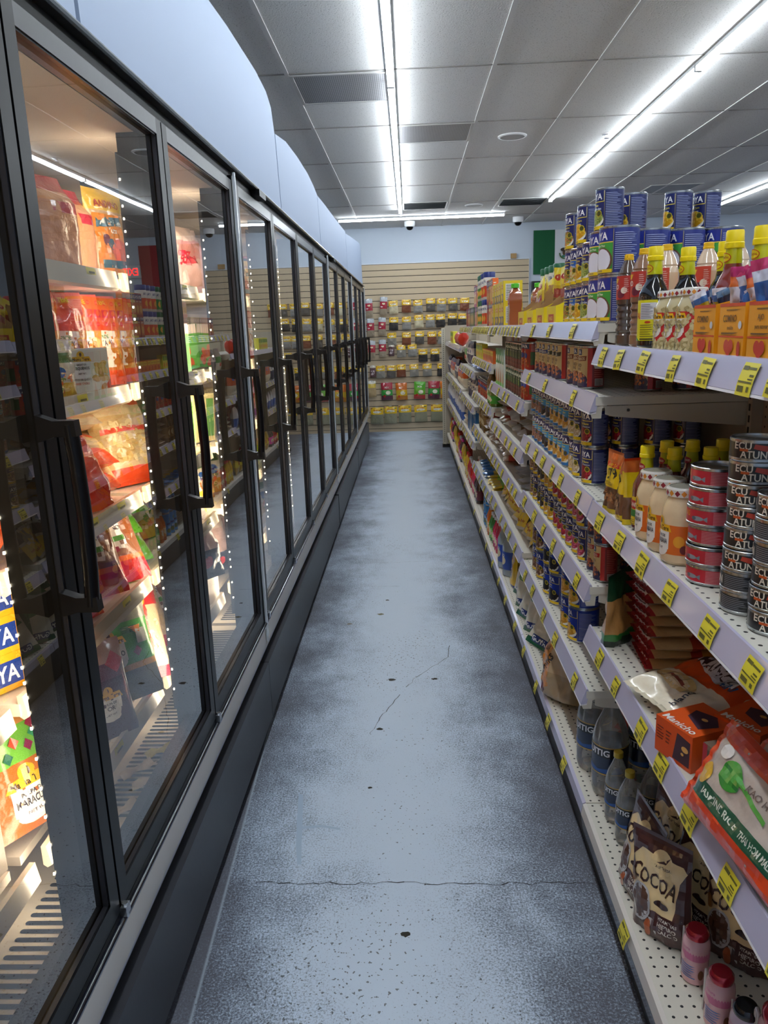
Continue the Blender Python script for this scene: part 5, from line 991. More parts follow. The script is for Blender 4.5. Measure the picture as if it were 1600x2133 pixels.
boxp('cookiebox', .16, .10, .08, '#c8521e', '#d8621e', [('e', 0, .05, .06, .03, '#8a4a1e'), ('e', .02, .05, .02, .012, '#e0a84a'), ('r', -.08, .08, .08, .1, '#2a3a6a')])
def sb(key, w, h, d, zones, prims=(), kind='pillow', seed=1, wr=.005, nm='food_bag'): bagp(key, w, h, d, zones, prims, kind, seed, wr, name=nm, nu=9, nv=12)
sb('beans4', .16, .26, .05, [(0, .14, '#c9c4bc'), (.14, .42, '#7a5a44'), (.42, .66, '#4a6286'), (.66, .86, '#7a5a44'), (.86, 1, '#c9c4bc')], [], 'pillow', 41, .007)
sb('beans5', .16, .26, .05, [(0, .14, '#c9c4bc'), (.14, .42, '#8a6a4c'), (.42, .66, '#b06a34'), (.66, .86, '#8a6a4c'), (.86, 1, '#c9c4bc')], [], 'pillow', 42, .007)
sb('palered', .13, .18, .04, [(0, .2, '#c9b49a'), (.2, .45, '#b8483a'), (.45, .8, '#b39a78'), (.8, 1, '#d3cbc0')], [], 'pillow', 43, .006)
sb('silver', .12, .2, .03, [(0, .35, '#b8b9bd'), (.35, .6, '#c8a83a'), (.6, 1, '#c9cbd0')], [], 'pillow', 44, .008)
sb('spice', .11, .17, .025, [(0, .08, '#b9b9b4'), (.08, .46, '#dcc01e'), (.46, .56, '#b8b4ac'), (.56, .92, '#3c2c24'), (.92, 1, '#b9b9b4')], [('t', 'El Indio', 0, .045, .016, '#a82a1e', .08)], 'pillow', 45, .006, 'spice_bag')
sb('spice_l', .11, .17, .025, [(0, .08, '#b9b9b4'), (.08, .46, '#dcc01e'), (.46, .56, '#c8c4bc'), (.56, .92, '#9a9070'), (.92, 1, '#c9c9c4')], [('t', 'El Indio', 0, .045, .016, '#a82a1e', .08)], 'pillow', 46, .006, 'spice_bag')
sb('flatbrown', .16, .2, .022, [(0, .12, '#7a5a3c'), (.12, .4, '#2e2a34'), (.4, .8, '#b8481e'), (.8, 1, '#6a4e34')], [('e', 0, .11, .05, .03, '#d8862c')], 'pillow', 47, .003)
sb('yellowpouch', .13, .23, .07, [(0, .12, '#1d2c84'), (.12, 1, '#d9b01e')], [('r', -.05, .05, .02, .085, '#1d2c70'), ('t', 'GOYA', -.015, .068, .022, '#f0f0f0', .06), ('e', .01, .13, .03, .035, '#b8621e')], 'pouch', 48, .005)
sb('orangepouch', .13, .21, .07, [(0, 1, '#cf7a1e')], [('r', -.02, .04, .05, .08, '#1d2c70'), ('t', 'GOYA', .015, .06, .022, '#f0f0f0', .06), ('e', .0, .13, .04, .03, '#d8481e')], 'pouch', 49, .005)
sb('navybag', .16, .24, .08, [(0, .5, '#1f2a58'), (.5, .75, '#d8d4cc'), (.75, 1, '#1f2a58')], [('t', 'GOYA', 0, .15, .03, '#1d2c70', .12)], 'pillow', 50, .008)
sb('orangewhite', .15, .22, .07, [(0, .42, '#d8cdb8'), (.42, .85, '#c8501e'), (.85, 1, '#2a3a7a')], [('r', -.03, .14, .03, .17, '#2f5fb8')], 'pillow', 51, .008)
sb('greenwhite', .15, .22, .08, [(0, .4, '#d3d0c4'), (.4, .65, '#4a9a54'), (.65, 1, '#d8d8d0')], [('e', 0, .08, .02, .02, '#c8281e')], 'pillow', 52, .008)
sb('limesachet', .07, .12, .02, [(0, .5, '#d9b81e'), (.5, 1, '#8ac02c')], [], 'pillow', 53, .003); sb('bluesachet', .07, .12, .02, [(0, .5, '#3a72b8'), (.5, 1, '#d8b83a')], [], 'pillow', 54, .003)
sb('goldbag', .14, .22, .06, [(0, .3, '#b8901e'), (.3, .6, '#e0c42a'), (.6, 1, '#c8a41e')], [('r', -.04, .1, .04, .14, '#a8281e')], 'pillow', 55, .006)
sb('redbag', .16, .14, .10, [(0, 1, '#c8301e')], [], 'pillow', 56, .01); sb('bluewhite', .15, .22, .06, [(0, .5, '#3a5fb0'), (.5, 1, '#d4d8e0')], [], 'pillow', 57, .008)
def lay(key, look, where, n, y0, dy, z, x0=.50, levels=1, h=.04, rz=0, cat='bag', start=0, s=1.0):
    for i in range(n):
        for l in range(levels):
            place(PROTO[key], (x0 + _rn.uniform(0, .025), y0 + i * dy + _rn.uniform(-.01, .01), z + h * .5 + l * h), (R(-90 + _rn.uniform(-5, 5)), R(_rn.uniform(-5, 5)), R(-90 + rz + _rn.uniform(-9, 9))), s,
                  f'{look}, {ORD[i + start]} pile from the near end, {("bottom", "second", "third", "fourth", "fifth", "sixth")[l]} up, {where}', cat, f'{look}, {where}'[:70])
b3 = 'third bay'
row('redcan', 'red bean can with blue lettering panel', 'can', 'second shelf, third bay', 2, 3.40, .080, 1.266, .536, 2, .126, 2, .08)
row('ducal', 'dark green and brown bean can', 'can', 'second shelf, third bay', 7, 3.575, .079, 1.266, .536, 2, .1225)
row('milkbox', 'white and green drink carton', 'carton', 'second shelf, third bay', 4, 4.18, .095, 1.266, .50, 1, turn=3)
lay('beans4', 'clear bag of brown beans with blue print', 'third shelf, third bay', 2, 3.55, .19, 1.046, .51, 3, .055)
lay('beans5', 'clear bag of brown beans with orange print', 'third shelf, third bay', 2, 3.95, .19, 1.046, .51, 2, .055)
lay('palered', 'small pale bag with red print', 'third shelf, third bay', 2, 4.32, .16, 1.046, .51, 3, .045)
lay('silver', 'silver foil bag', 'fourth shelf, third bay', 3, 3.45, .14, .853, .50, 2, .035)
lay('flatbrown', 'flat brown and orange tablet pack', 'fourth shelf, third bay', 2, 3.86, .18, .853, .54, 4, .024)
lay('palered', 'small pale bag with red print', 'fourth shelf, third bay', 3, 4.18, .15, .853, .50, 3, .042)
for k, (ky, lk) in enumerate((('spice', 'dark spice bag with yellow header'), ('spice_l', 'pale herb bag with yellow header'))):
    for i in range(9):
        for l in range(2):
            y = 3.38 + .135 * i + .06 * k
            place(PROTO[ky], (.525 + .05 * l + _rn.uniform(0, .02), y, .598 + .055 * l), (R(-38 - 14 * l + _rn.uniform(-10, 10)), R(_rn.uniform(-16, 16)), FACE + R(_rn.uniform(-20, 20))), 1.0, f'{lk}, {ORD[i]} from the near end, {("front", "rear")[l]} row, low shelf of third bay', 'bag', lk + 's on the low shelf')
row('yellowpouch', 'yellow pouch with blue foot', 'pouch', 'base deck, third bay', 1, 3.97, .13, zd, .55, turn=10)
row('orangepouch', 'orange pouch', 'pouch', 'base deck, third bay, beside the yellow pouch', 1, 3.90, .13, zd, .66, turn=10)
for i, (x, y, lb) in enumerate(((.555, 4.17, 'clear water jug with blue label, nearer one, base deck of third bay'), (.545, 4.32, 'clear water jug with blue label, farther one, base deck of third bay'))): single('gallon', x, y, zd, lb, 'bottle', 1.0)
row('b_orange', 'orange soft drink bottle', 'bottle', 'base deck, third bay', 2, 4.44, .07, zd, .545, deep=2, dx=.07)
row('b_pink', 'red and pink drink bottle', 'bottle', 'base deck, fourth bay', 3, 4.60, .07, zd, .54, deep=2, dx=.07)
row('b_green', 'green drink bottle', 'bottle', 'base deck, fourth bay', 3, 4.82, .066, zd, .535, deep=2, dx=.07)
row('b_orange', 'orange soft drink bottle', 'bottle', 'base deck, fourth bay', 2, 5.03, .07, zd, .535)
row('juice', 'tall blue coconut juice can', 'can', 'base deck, fourth bay', 3, 5.22, .078, zd, .54, 2, .166)
lay('limesachet', 'small green and yellow sachet', 'lowest shelf, fourth bay', 5, 4.75, .09, .562, .50, 2, .02, cat='sachet')
lay('bluesachet', 'small blue and gold sachet', 'lowest shelf, fourth bay', 6, 5.24, .10, .562, .50, 2, .02, cat='sachet')
lay('spice', 'dark spice bag with yellow header', 'lowest shelf, fourth bay', 5, 4.72, .13, .562, .60, 2, .03)
lay('palered', 'small pale bag with red print', 'fourth shelf, fourth bay', 4, 4.78, .15, .853, .50, 4, .042)
row('b_brown', 'brown glass bottle', 'bottle', 'fourth shelf, fourth bay', 5, 5.40, .085, .853, .54, deep=1, scale=.9)
row('pickle', 'pickle jar with green label', 'jar', 'third shelf, fourth bay', 3, 4.73, .09, 1.106, .53, deep=2, dx=.09)
row('b_brown', 'dark olive jar-like bottle', 'bottle', 'third shelf, fourth bay', 2, 5.02, .09, 1.106, .535, scale=.85)
row('redcan', 'red bean can with blue lettering panel', 'can', 'third shelf, fourth bay', 6, 5.22, .10, 1.106, .54, 1)
row('orangebox', 'small orange annatto box', 'box', 'second shelf, fourth bay', 10, 4.70, .065, 1.366, .50, 1, turn=2, jit=.002)
row('yellowbox', 'small yellow seasoning box', 'box', 'second shelf, fourth bay', 8, 5.40, .062, 1.366, .50, 1, turn=2, jit=.002)
row('tallorange', 'taller orange carton', 'carton', 'back of the second shelf, fourth bay', 6, 4.75, .12, 1.366, .70, 1, turn=2)
lay('bluewhite', 'blue and white bag', 'second shelf, fifth bay', 3, 6.0, .17, 1.246, .50, 2, .06); row('navybag', 'navy and white flour bag', 'bag', 'second shelf, fifth bay', 3, 6.55, .18, 1.246, .55, turn=15, scale=.9); row('greenwhite', 'white and green bag', 'bag', 'second shelf, fifth bay', 1, 7.1, .2, 1.246, .55)
lay('silver', 'silver foil bag', 'third shelf, fifth bay', 3, 6.9, .15, .981, .52, 2, .05); row('navybag', 'navy and white flour bag', 'bag', 'third shelf, fifth bay', 4, 6.1, .19, .981, .54, turn=20, scale=.85)
row('bluebox', 'tall blue and white carton', 'carton', 'fourth shelf, fifth bay', 8, 6.08, .11, .701, .51, turn=4); lay('palered', 'small pale bag with red print', 'fourth shelf, fifth bay', 3, 7.0, .14, .701, .50, 3, .045)
row('b_dark', 'dark drink bottle', 'bottle', 'base deck, fifth bay', 4, 5.98, .075, zd, .54, 1, deep=2, dx=.08); row('b_pink', 'red and pink drink bottle', 'bottle', 'base deck, fifth bay', 3, 6.32, .075, zd, .54, deep=2, dx=.08); row('b_red', 'red drink bottle', 'bottle', 'base deck, fifth bay', 5, 6.6, .085, zd, .54, deep=2, dx=.08); row('b_yellow', 'yellow drink bottle', 'bottle', 'base deck, fifth bay', 3, 7.06, .085, zd, .54)
for (y0, bn) in ((7.5, 'sixth'), (8.95, 'farthest')):
    row('redbag', 'red crinkled bag', 'bag', f'top shelf, {bn} bay', 3, y0 + .1, .17, 1.401, .52, turn=10) if bn == 'sixth' else row('yellowbox', 'small yellow seasoning box', 'box', f'top shelf, {bn} bay', 8, y0, .07, 1.401, .50, scale=1.3)
    row('orangewhite', 'orange and white snack bag', 'bag', f'second shelf, {bn} bay', 4, y0 + .08, .17, 1.001, .54, turn=15); row('navybag', 'navy and white flour bag', 'bag', f'second shelf, {bn} bay', 3, y0 + .76, .17, 1.001, .54, turn=15)
    row('maroonbox', 'maroon carton', 'box', f'back of the third shelf, {bn} bay', 6, y0 + .08, .11, .661, .66, 2, .12); row('bluewhite', 'blue and white bag', 'bag', f'third shelf, {bn} bay', 6, y0 + .08, .20, .661, .53, turn=15)
    row('goldbag', 'gold snack bag', 'bag', f'base deck, {bn} bay', 2, y0 + .05, .18, zd, .54, turn=15); row('b_magenta', 'dark drink bottle with pink cap', 'bottle', f'base deck, {bn} bay', 2, y0 + .42, .09, zd, .54); row('b_red', 'red drink bottle', 'bottle', f'base deck, {bn} bay', 3, y0 + .65, .09, zd, .54, deep=2, dx=.08); row('b_yellow', 'yellow drink bottle', 'bottle', f'base deck, {bn} bay', 2, y0 + .98, .09, zd, .54)
row('cookiebox', 'orange biscuit box', 'box', 'second shelf, farthest bay, against the end panel', 2, 10.0, .1, 1.001, .60, 2, .1)

# ---------------------------------------------------------------- packets on the slatted wall
def packet(key, w, h, top, content, label, red=False, big=False):
    fn_seed = sum(map(ord, key)); hf = .60 if not big else .58
    z = [(0, hf, content), (hf, .97, top), (.97, 1, top)]
    prims = [('t', 'El Indio' if label else '', 0, h * .82, h * .10, '#b3281e', w * .7)] if label else []
    prims += [('e', 0, h * .72, w * .34, h * .07, '#e6e2cc'), ('l', -w * .22, h * .69, w * .22, h * .74, 1, '#6a7a3a'), ('p', [(-w * .48, h * .9), (-w * .3, h * .97), (-w * .48, h * .97)], '#8e2a4a'), ('p', [(w * .48, h * .9), (w * .25, h * .85), (w * .3, h * .93)], '#2c4a34')] if not red else [('e', 0, h * .62, w * .2, h * .06, '#e6d8b0'), ('r', -w * .4, h * .42, -w * .1, h * .47, '#e0dcdc')]
    if red: z = [(0, .34, '#9a8a74'), (.34, .72, '#a81f36'), (.72, 1, '#a9adb2')]
    m = bag(w, h, .03, z, prims, 'pillow', fn_seed % 17, .006, 'hanging_packet', 9, 12, .9, 30)
    hk = MB()
    PROTO[key] = bpy.data.objects.new('hanging_packet', m.mesh('hanging_packet', 0))
YT = '#e8bc14'
for k, c in (('y0', '#c9bd9c'), ('y1', '#7a4226'), ('y2', '#8a8680'), ('y3', '#56504a'), ('y4', '#2a2624'), ('y5', '#8a847a')): packet(k, .142, .19, YT, c, True)
for k, c in (('Y0', '#84826a'), ('Y1', '#8f8a6e')): packet(k, .205, .26, YT, c, True, big=True)
packet('r', .115, .26, '#a81f36', '#9a8a74', False, red=True)
for k, (c1, c2, c3) in (('R', ('#3a9a3c', '#a81c34', '#5a2a3a')), ('O', ('#d8b01c', '#d8701c', '#b8741c')), ('G', ('#6aaa2c', '#5ab02c', '#a8302c'))):
    m = bag(.18, .265, .04, [(0, .25, c3), (.25, .6, c1), (.6, 1, c2)], [('t', 'MIX', 0, .19, .03, '#f0e8d8', .1), ('e', .02, .11, .04, .03, '#e8e0c8'), ('e', -.04, .06, .02, .02, '#c8281e')], 'pillow', 60 + ord(k), .006, 'candy_bag', 10, 12, .7, 26); PROTO[k] = bpy.data.objects.new('candy_bag', m.mesh('candy_bag', 0))
m = bag(.15, .25, .05, [(0, .6, '#b39a70'), (.6, .85, '#d9bc4a'), (.85, 1, '#c9c4b4')], [], 'pillow', 70, .008, 'hanging_packet', 9, 12); PROTO['b'] = bpy.data.objects.new('hanging_packet', m.mesh('hanging_packet', 0))
m = bag(.09, .17, .03, [(0, .8, '#5a3a3c'), (.8, 1, '#c9bfae')], [('r', -.03, .03, .03, .1, '#b9a9ac')], 'pillow', 71, .008, 'hanging_packet', 9, 12); PROTO['s'] = bpy.data.objects.new('hanging_packet', m.mesh('hanging_packet', 0))
PK = [('r', -.59, 2.03), ('r', -.38, 2.05), ('r', -.58, 1.74), ('r', -.41, 1.75), ('r', -.58, 1.41), ('r', -.41, 1.42), ('y0', -.22, 1.99), ('y1', -.03, 2.0), ('y2', .15, 1.99), ('y3', .34, 2.01), ('y2', .50, 2.0), ('y3', .68, 2.0), ('y1', .85, 2.0), ('y4', -.23, 1.75), ('y2', -.03, 1.75), ('y0', .16, 1.77), ('y2', .33, 1.77), ('y4', .49, 1.77), ('y4', .66, 1.78), ('y4', .82, 1.77), ('y5', -.26, 1.52), ('y1', -.04, 1.52), ('y3', .16, 1.53), ('y1', .35, 1.52), ('y2', .51, 1.52), ('y5', -.12, 1.34), ('y2', .05, 1.345), ('y4', .21, 1.26), ('y4', .39, 1.26), ('y5', -.45, 1.03), ('y3', -.29, 1.03), ('y1', -.13, 1.04), ('y5', .07, 1.04), ('y5', .27, 1.04), ('y4', .49, 1.04), ('s', -.275, 1.34), ('s', -.57, 1.03), ('b', -.60, .80), ('R', -.36, .77), ('O', -.13, .76), ('G', .14, .77), ('R', .36, .77), ('O', .56, .77), ('Y0', -.53, .39), ('Y1', -.32, .40), ('Y0', -.09, .41), ('Y1', .16, .41), ('Y0', .41, .41),
      ('y2', .66, 1.52), ('y3', .82, 1.52), ('y1', .66, 1.27), ('y2', .82, 1.27), ('Y1', .66, .41), ('y5', .66, 1.04), ('R', .78, .77)]
RN = {2: 'top row', 1.76: 'second row', 1.5: 'third row', 1.3: 'fourth row', 1.03: 'fifth row', .77: 'candy row', .4: 'bottom row'}
LK = {'r': 'clear packet with red label', 'y0': 'yellow-headed packet of pale contents', 'y1': 'yellow-headed packet of brown contents', 'y2': 'yellow-headed packet of grey contents', 'y3': 'yellow-headed packet of dark grey contents', 'y4': 'yellow-headed packet of black contents', 'y5': 'yellow-headed packet of pale green herbs', 's': 'small dark striped packet', 'b': 'bag of beige puffed snacks', 'R': 'red and green candy bag', 'O': 'orange and yellow candy bag', 'G': 'lime green candy bag', 'Y0': 'big yellow-headed packet of dried leaves', 'Y1': 'big yellow-headed packet of dried herbs'}
WD = {'R': .18, 'O': .18, 'G': .18}
rows_ = {}
for k, x, z in PK: rows_.setdefault(min(RN, key=lambda q: abs(q - z - (.06 if k == 'r' and z < 1.6 else 0))), []).append((x, z, k))
hk = MB().box(-.022, .022, .006, .030, -.012, .012, P('#c9d2dc', .35)).tube([(0, .028, 0), (0, -.05, -.002), (0, -.058, .008)], .0022, CHROME, 6)
hkm = hk.mesh('hook')
for rk, L_ in rows_.items():
    for i, (x, z, k) in enumerate(sorted(L_)):
        hh = {'r': .26, 'b': .25, 's': .17, 'R': .265, 'O': .265, 'G': .265}.get(k, .26 if k[0] == 'Y' else .19)
        o = place(PROTO[k], (x, 11.965, z - hh), (R(_rn.uniform(-2, 0)), R(_rn.uniform(-3, 3)), R(_rn.uniform(-4, 4))), 1.0, f'{LK[k]}, {ORD[i]} from the left, {RN[rk]} on the slatted wall'.replace('nearest', 'first'), 'packet', f'packets hanging in the {RN[rk]}')
        h_ = mesh_obj('wall_hook', hkm); h_.location = (x, 11.99, z - .008); tag(h_, f'metal hook of the {RN[rk]}, {ORD[i]} from the left'.replace('nearest', 'first'), 'hook', 'hooks on the slatted wall')
# ---------------------------------------------------------------- frozen goods behind the glass doors
FX = R(90)    # they face +x
def fz(key, x, y, z, lb, cat='bag', tw=0, rx=0, ry=0, s=1.0, grp=None): return place(PROTO[key], (x, y, z), (R(rx), R(ry), FX - R(tw)), s, lb, cat, grp)
def fb(key, w, h, d, zones, prims=(), kind='pillow', seed=1, wr=.007, nm='frozen_bag', nu=14, nv=18): bagp(key, w, h, d, zones, prims, kind, seed, wr, name=nm, nu=nu, nv=nv, film=.7, fscale=26)
fb('f_bread', .24, .27, .13, [(0, .62, '#c98e66'), (.62, .70, '#b3263a'), (.70, .86, '#c99a7c'), (.86, 1, '#b0384a')], [('e', -.03, .17, .05, .035, '#c98a5a')], 'gusset', 101, .006)
fb('f_nacho', .15, .24, .07, [(0, .04, '#2f4a6a'), (.04, .72, '#cda574'), (.72, .97, '#e0b41a'), (.97, 1, '#2f4a6a')], [('r', -.06, .02, .045, .165, '#e0861c'), ('p', [(-.05, .13), (.04, .14), (.04, .16), (-.05, .155)], '#2f5a6a'), ('t', 'Muchines', 0, .145, .016, '#dce4e4', .1), ('t', 'Yuca', .0, .125, .014, '#dce4e4', .06), ('e', -.03, .10, .014, .014, '#6a2a2c'), ('e', -.012, .09, .014, .014, '#2f5a6a'), ('e', .02, .075, .035, .03, '#d8562a'), ('r', -.05, .03, .045, .05, '#2f5a6a'), ('t', 'ANDINO', 0, .19, .018, '#a8281e', .1)], 'pouch', 102, .006)
fb('f_red', .17, .25, .06, [(0, .16, '#e04a1c'), (.16, .62, '#c9742c'), (.62, .84, '#c9281e'), (.84, 1, '#e04a2c')], [('p', [(-.055, .05), (.035, .05), (.045, .15), (-.045, .155)], '#e8dcd0'), ('t', 'PLATANO', -.004, .118, .016, '#3a2430', .075, .05), ('t', 'VERDE', -.004, .135, .010, '#3f8a34', .05, .05), ('r', -.05, .07, -.01, .082, '#3f9a34'), ('r', -.04, .052, -.022, .068, '#a82a5a'), ('r', -.016, .052, .0, .068, '#a82a5a'), ('b', .045, .085, .018, .04, 10, .014, ['#b8742c', '#d89a44'], 103), ('t', 'MAMA TERE', 0, .23, .012, '#e8c84a', .08)], 'pillow', 103, .007)
boxp('f_tequenos', .20, .165, .05, '#d8421c', '#e6dccc', tere(-.02, .11, 1.25, 'DEDITOS', 'TEQUENOS') + [('b', .06, .065, .028, .05, 16, .017, ['#d9a24a', '#c98a34', '#e6bd6a'], 104), ('t', 'DEDITOS DE QUESO', -.03, .052, .009, '#4a3a3a', .09), ('t', 'CHEESE STICKS', -.03, .038, .008, '#d8521c', .07), ('p', [(-.1, 0), (-.075, 0), (-.085, .165), (-.1, .165)], '#d8421c'), ('p', [(.1, .0), (.085, 0), (.08, .03), (.1, .05)], '#d8421c')], name='frozen_box')
fb('f_clear', .2, .28, .07, [(0, .18, '#e04a1c'), (.18, .72, '#c9ac78'), (.72, .86, '#d8c49c'), (.86, 1, '#e0562a')], [('b', 0, .12, .075, .07, 50, .014, ['#d8bc7c', '#c4a260', '#e2cc96'], 105), ('r', -.085, .15, .085, .165, '#d8421c'), ('e', .05, .09, .02, .016, '#d9c4a0')], 'pillow', 105, .009)
fb('f_flatbeige', .2, .28, .05, [(0, .1, '#b8a890'), (.1, .75, '#b89a74'), (.75, 1, '#a88e78')], [('b', 0, .12, .08, .08, 36, .016, ['#c8aa74', '#b8945c'], 106)], 'pillow', 106, .009)
fb('f_crumple', .19, .24, .10, [(0, .4, '#e0341c'), (.4, .8, '#e8502c'), (.8, 1, '#d8b4a0')], [], 'pillow', 107, .018)
fb('f_platano', .17, .26, .06, [(0, .20, '#c8202c'), (.20, .30, '#e0661c'), (.30, .82, '#8a5a40'), (.82, 1, '#b8283a')], [('p', [(-.05, .10), (.03, .09), (.04, .19), (-.045, .2)], '#e8dcd4'), ('t', 'BOLON', -.004, .178, .016, '#3f8a34', .07), ('t', 'PLATANO', -.004, .155, .015, '#3a2430', .07), ('r', -.04, .115, .03, .13, '#4f9a3c'), ('r', -.035, .085, -.018, .10, '#a82a4a'), ('r', -.012, .085, .005, .10, '#a82a4a'), ('e', .05, .15, .02, .04, '#8a4a24')], 'pillow', 108, .007)
fb('f_yuca', .2, .30, .08, [(0, .30, '#6ac02c'), (.30, .86, '#cdb994'), (.86, 1, '#5aa82a')], [('e', 0, .05, .03, .02, '#d8622c'), ('p', [(-.07, .02), (-.02, .05), (-.05, .09)], '#2f6a34'), ('b', 0, .17, .07, .06, 16, .022, ['#e0d0ac', '#d3c096'], 109), ('e', .03, .22, .012, .012, '#e8e0d0'), ('t', 'YUCA', -.03, .235, .022, '#4a3a24', .08)], 'pillow', 109, .009)
fb('f_green', .2, .22, .09, [(0, 1, '#6fc41e')], [('e', 0, .08, .05, .03, '#86d42c')], 'pillow', 110, .012)
fb('f_hoja', .24, .30, .045, [(0, .30, '#7c7a62'), (.30, .36, '#d89a2c'), (.36, .70, '#4aa034'), (.70, 1, '#8c8a78')], tere(-.01, .155, 1.35, 'HOJA DE', 'PLATANO') + [('p', [(-.09, .17), (-.065, .145), (-.045, .17), (-.065, .195)], '#8a1f3a'), ('p', [(.05, .13), (.065, .115), (.08, .13), (.065, .145)], '#8a1f3a'), ('r', .07, .15, .10, .19, '#d9d9d4'), ('p', [(.05, .2), (.08, .17), (.09, .2)], '#e0862a'), ('l', .03, .185, .08, .205, 4, '#2f6a24')], 'pillow', 111, .006)
fb('f_corn', .15, .30, .07, [(0, .10, '#c8283a'), (.10, .72, '#d8bc94'), (.72, .90, '#d8302c'), (.90, 1, '#a82a3a')], [('b', 0, .12, .055, .08, 90, .008, ['#e4cca4', '#d8ba88', '#ecd9b6'], 112), ('r', -.016, .03, .016, .22, '#d8402c'), ('t', 'CHOCLO', 0, .12, .014, '#f0dcc8', .12, 1.57), ('e', 0, .235, .02, .02, '#e0a02c')], 'pillow', 112, .007)
fb('f_mora', .17, .26, .05, [(0, .62, '#4a1730'), (.62, .76, '#6a2a44'), (.76, 1, '#b88a7a')], tere(.01, .10, 1.15, 'PULPA DE', 'MORA') + [('p', [(-.08, .2), (-.05, .17), (-.02, .2), (-.05, .23)], '#4aa034'), ('p', [(.02, .2), (.05, .17), (.08, .2), (.05, .23)], '#c8283a')], 'pillow', 113, .006)
fb('f_maracuya', .18, .26, .045, [(0, .56, '#b8661e'), (.56, .86, '#6cb03a'), (.86, 1, '#c98a4a')], tere(.01, .085, 1.5, 'PULPA DE', 'MARACUYA') + [('p', [(x - .012, y), (x, y - .013), (x + .012, y), (x, y + .013)], c) for x, y, c in ((-.07, .16, '#b8283a'), (-.045, .175, '#e0a02c'), (-.02, .16, '#2f6a54'), (.0, .185, '#c84a2c'), (.03, .17, '#8a1f4a'), (.05, .19, '#2f8a5a'), (.065, .17, '#c8203a'), (.05, .21, '#8a1f3a'))], 'pillow', 114, .006)
boxp('f_goya', .26, .075, .18, '#e0a018', '#e8a41a', [('r', -.12, .012, -.005, .060, '#1d3a8c'), ('t', 'GOYA', -.062, .036, .034, '#f0f0f0', .10), ('p', [(.0, .05), (.13, .05), (.13, .068), (.0, .064)], '#d8301c'), ('t', 'SPINACH EMPANADAS', .065, .058, .010, '#f0e8d0', .12), ('r', .03, .068, .12, .074, '#27509c'), ('l', .01, .01, .12, .022, 3, '#a8641c'), ('t', 'EMPANADAS', .06, .038, .009, '#8a3a14', .1)], name='frozen_box')
boxp('f_greenbox', .12, .17, .05, '#3f8a34', '#5aa044', [('r', -.06, .135, .06, .17, '#d8c8c0'), ('b', 0, .05, .05, .035, 10, .018, ['#c8622c', '#b84a2c'], 116), ('l', -.05, .10, .05, .13, 4, '#d8e0c8')], name='frozen_box')
boxp('f_palebox', .14, .19, .05, '#d8c89c', '#e0cf94', [('b', -.03, .09, .03, .07, 20, .02, ['#c8862c', '#d8b45a', '#b8622c'], 117), ('r', .03, .02, .065, .17, '#6a9a4a')], name='frozen_box')
fb('f_mix', .17, .22, .06, [(0, .3, '#c8a03a'), (.3, .6, '#c8c0b0'), (.6, .8, '#4a6a3a'), (.8, 1, '#c8b8a0')], [('e', 0, .1, .03, .02, '#2c5aa0'), ('b', 0, .06, .06, .04, 26, .012, ['#d86a2c', '#5a8a3a', '#d8c08a'], 118)], 'pillow', 118, .012)
fb('f_pink', .19, .24, .08, [(0, .5, '#c8a09a'), (.5, .8, '#b87a74'), (.8, 1, '#c8b0a4')], [('r', -.05, .1, .03, .15, '#b8203a')], 'pillow', 119, .014)
fb('f_blackmeat', .22, .26, .10, [(0, .35, '#2b2a30'), (.35, .75, '#c8aaa4'), (.75, 1, '#d8c8c0')], [('e', .03, .05, .018, .018, '#c8342c'), ('p', [(-.08, .15), (-.03, .12), (-.05, .22)], '#2a2c3a')], 'pillow', 120, .014)
boxp('f_whitebox', .17, .12, .18, '#cfc3b4', '#c9bcac', [], name='frozen_box')
fb('f_orangebag', .2, .26, .08, [(0, .2, '#c8501c'), (.2, .8, '#e0622a'), (.8, 1, '#c8886a')], [('r', -.05, .09, .06, .12, '#d8403a'), ('e', 0, .18, .04, .02, '#e8a02c')], 'pillow', 121, .014)
d1 = 'behind the second glass door'
Z = {k: v for k, v in zip('edcba', (.625, .937, 1.182, 1.467, 1.752))}
XF_ = -.80
# top shelf
fz('f_bread', -.86, 1.88, Z['a'], 'clear bag of round bread on the top freezer shelf, front one', 'bag', 20, s=.82)
fz('f_bread', -.89, 2.06, Z['a'], 'clear bag of round bread on the top freezer shelf, right behind the first', 'bag', 16, s=.82)
fz('f_nacho', -.83, 2.20, Z['a'], 'orange pouch with yellow top on the top freezer shelf, left one', 'bag', 18, 0, 0, 1.05)
fz('f_nacho', -.83, 2.36, Z['a'], 'orange pouch with yellow top on the top freezer shelf, right one', 'bag', 12, 0, 0, 1.02)
fz('f_nacho', -1.0, 2.35, Z['a'], 'orange pouch behind the other two on the top freezer shelf', 'bag', 10, 0, 0, 1.05)
# second shelf: red bags and a carton
for i, y in enumerate((1.78, 1.90, 2.02, 2.14, 2.26, 2.38)): fz('f_red', -.87 + .012 * (i % 2), y, Z['b'], f'red and clear frozen plantain bag standing on the second freezer shelf, {ORD[i]}', 'bag', 28 + 4 * (i % 3), -4, 0, .98, 'red plantain bags on the second freezer shelf')
fz('f_tequenos', -.785, 1.86, Z['b'], 'white and orange frozen cheese stick carton in front of the red bags', 'box', 30, s=.66)
fz('f_mix', -.79, 1.70, Z['b'], 'clear frozen bag left of the cheese stick carton', 'bag', 30, 0, 0, .6)
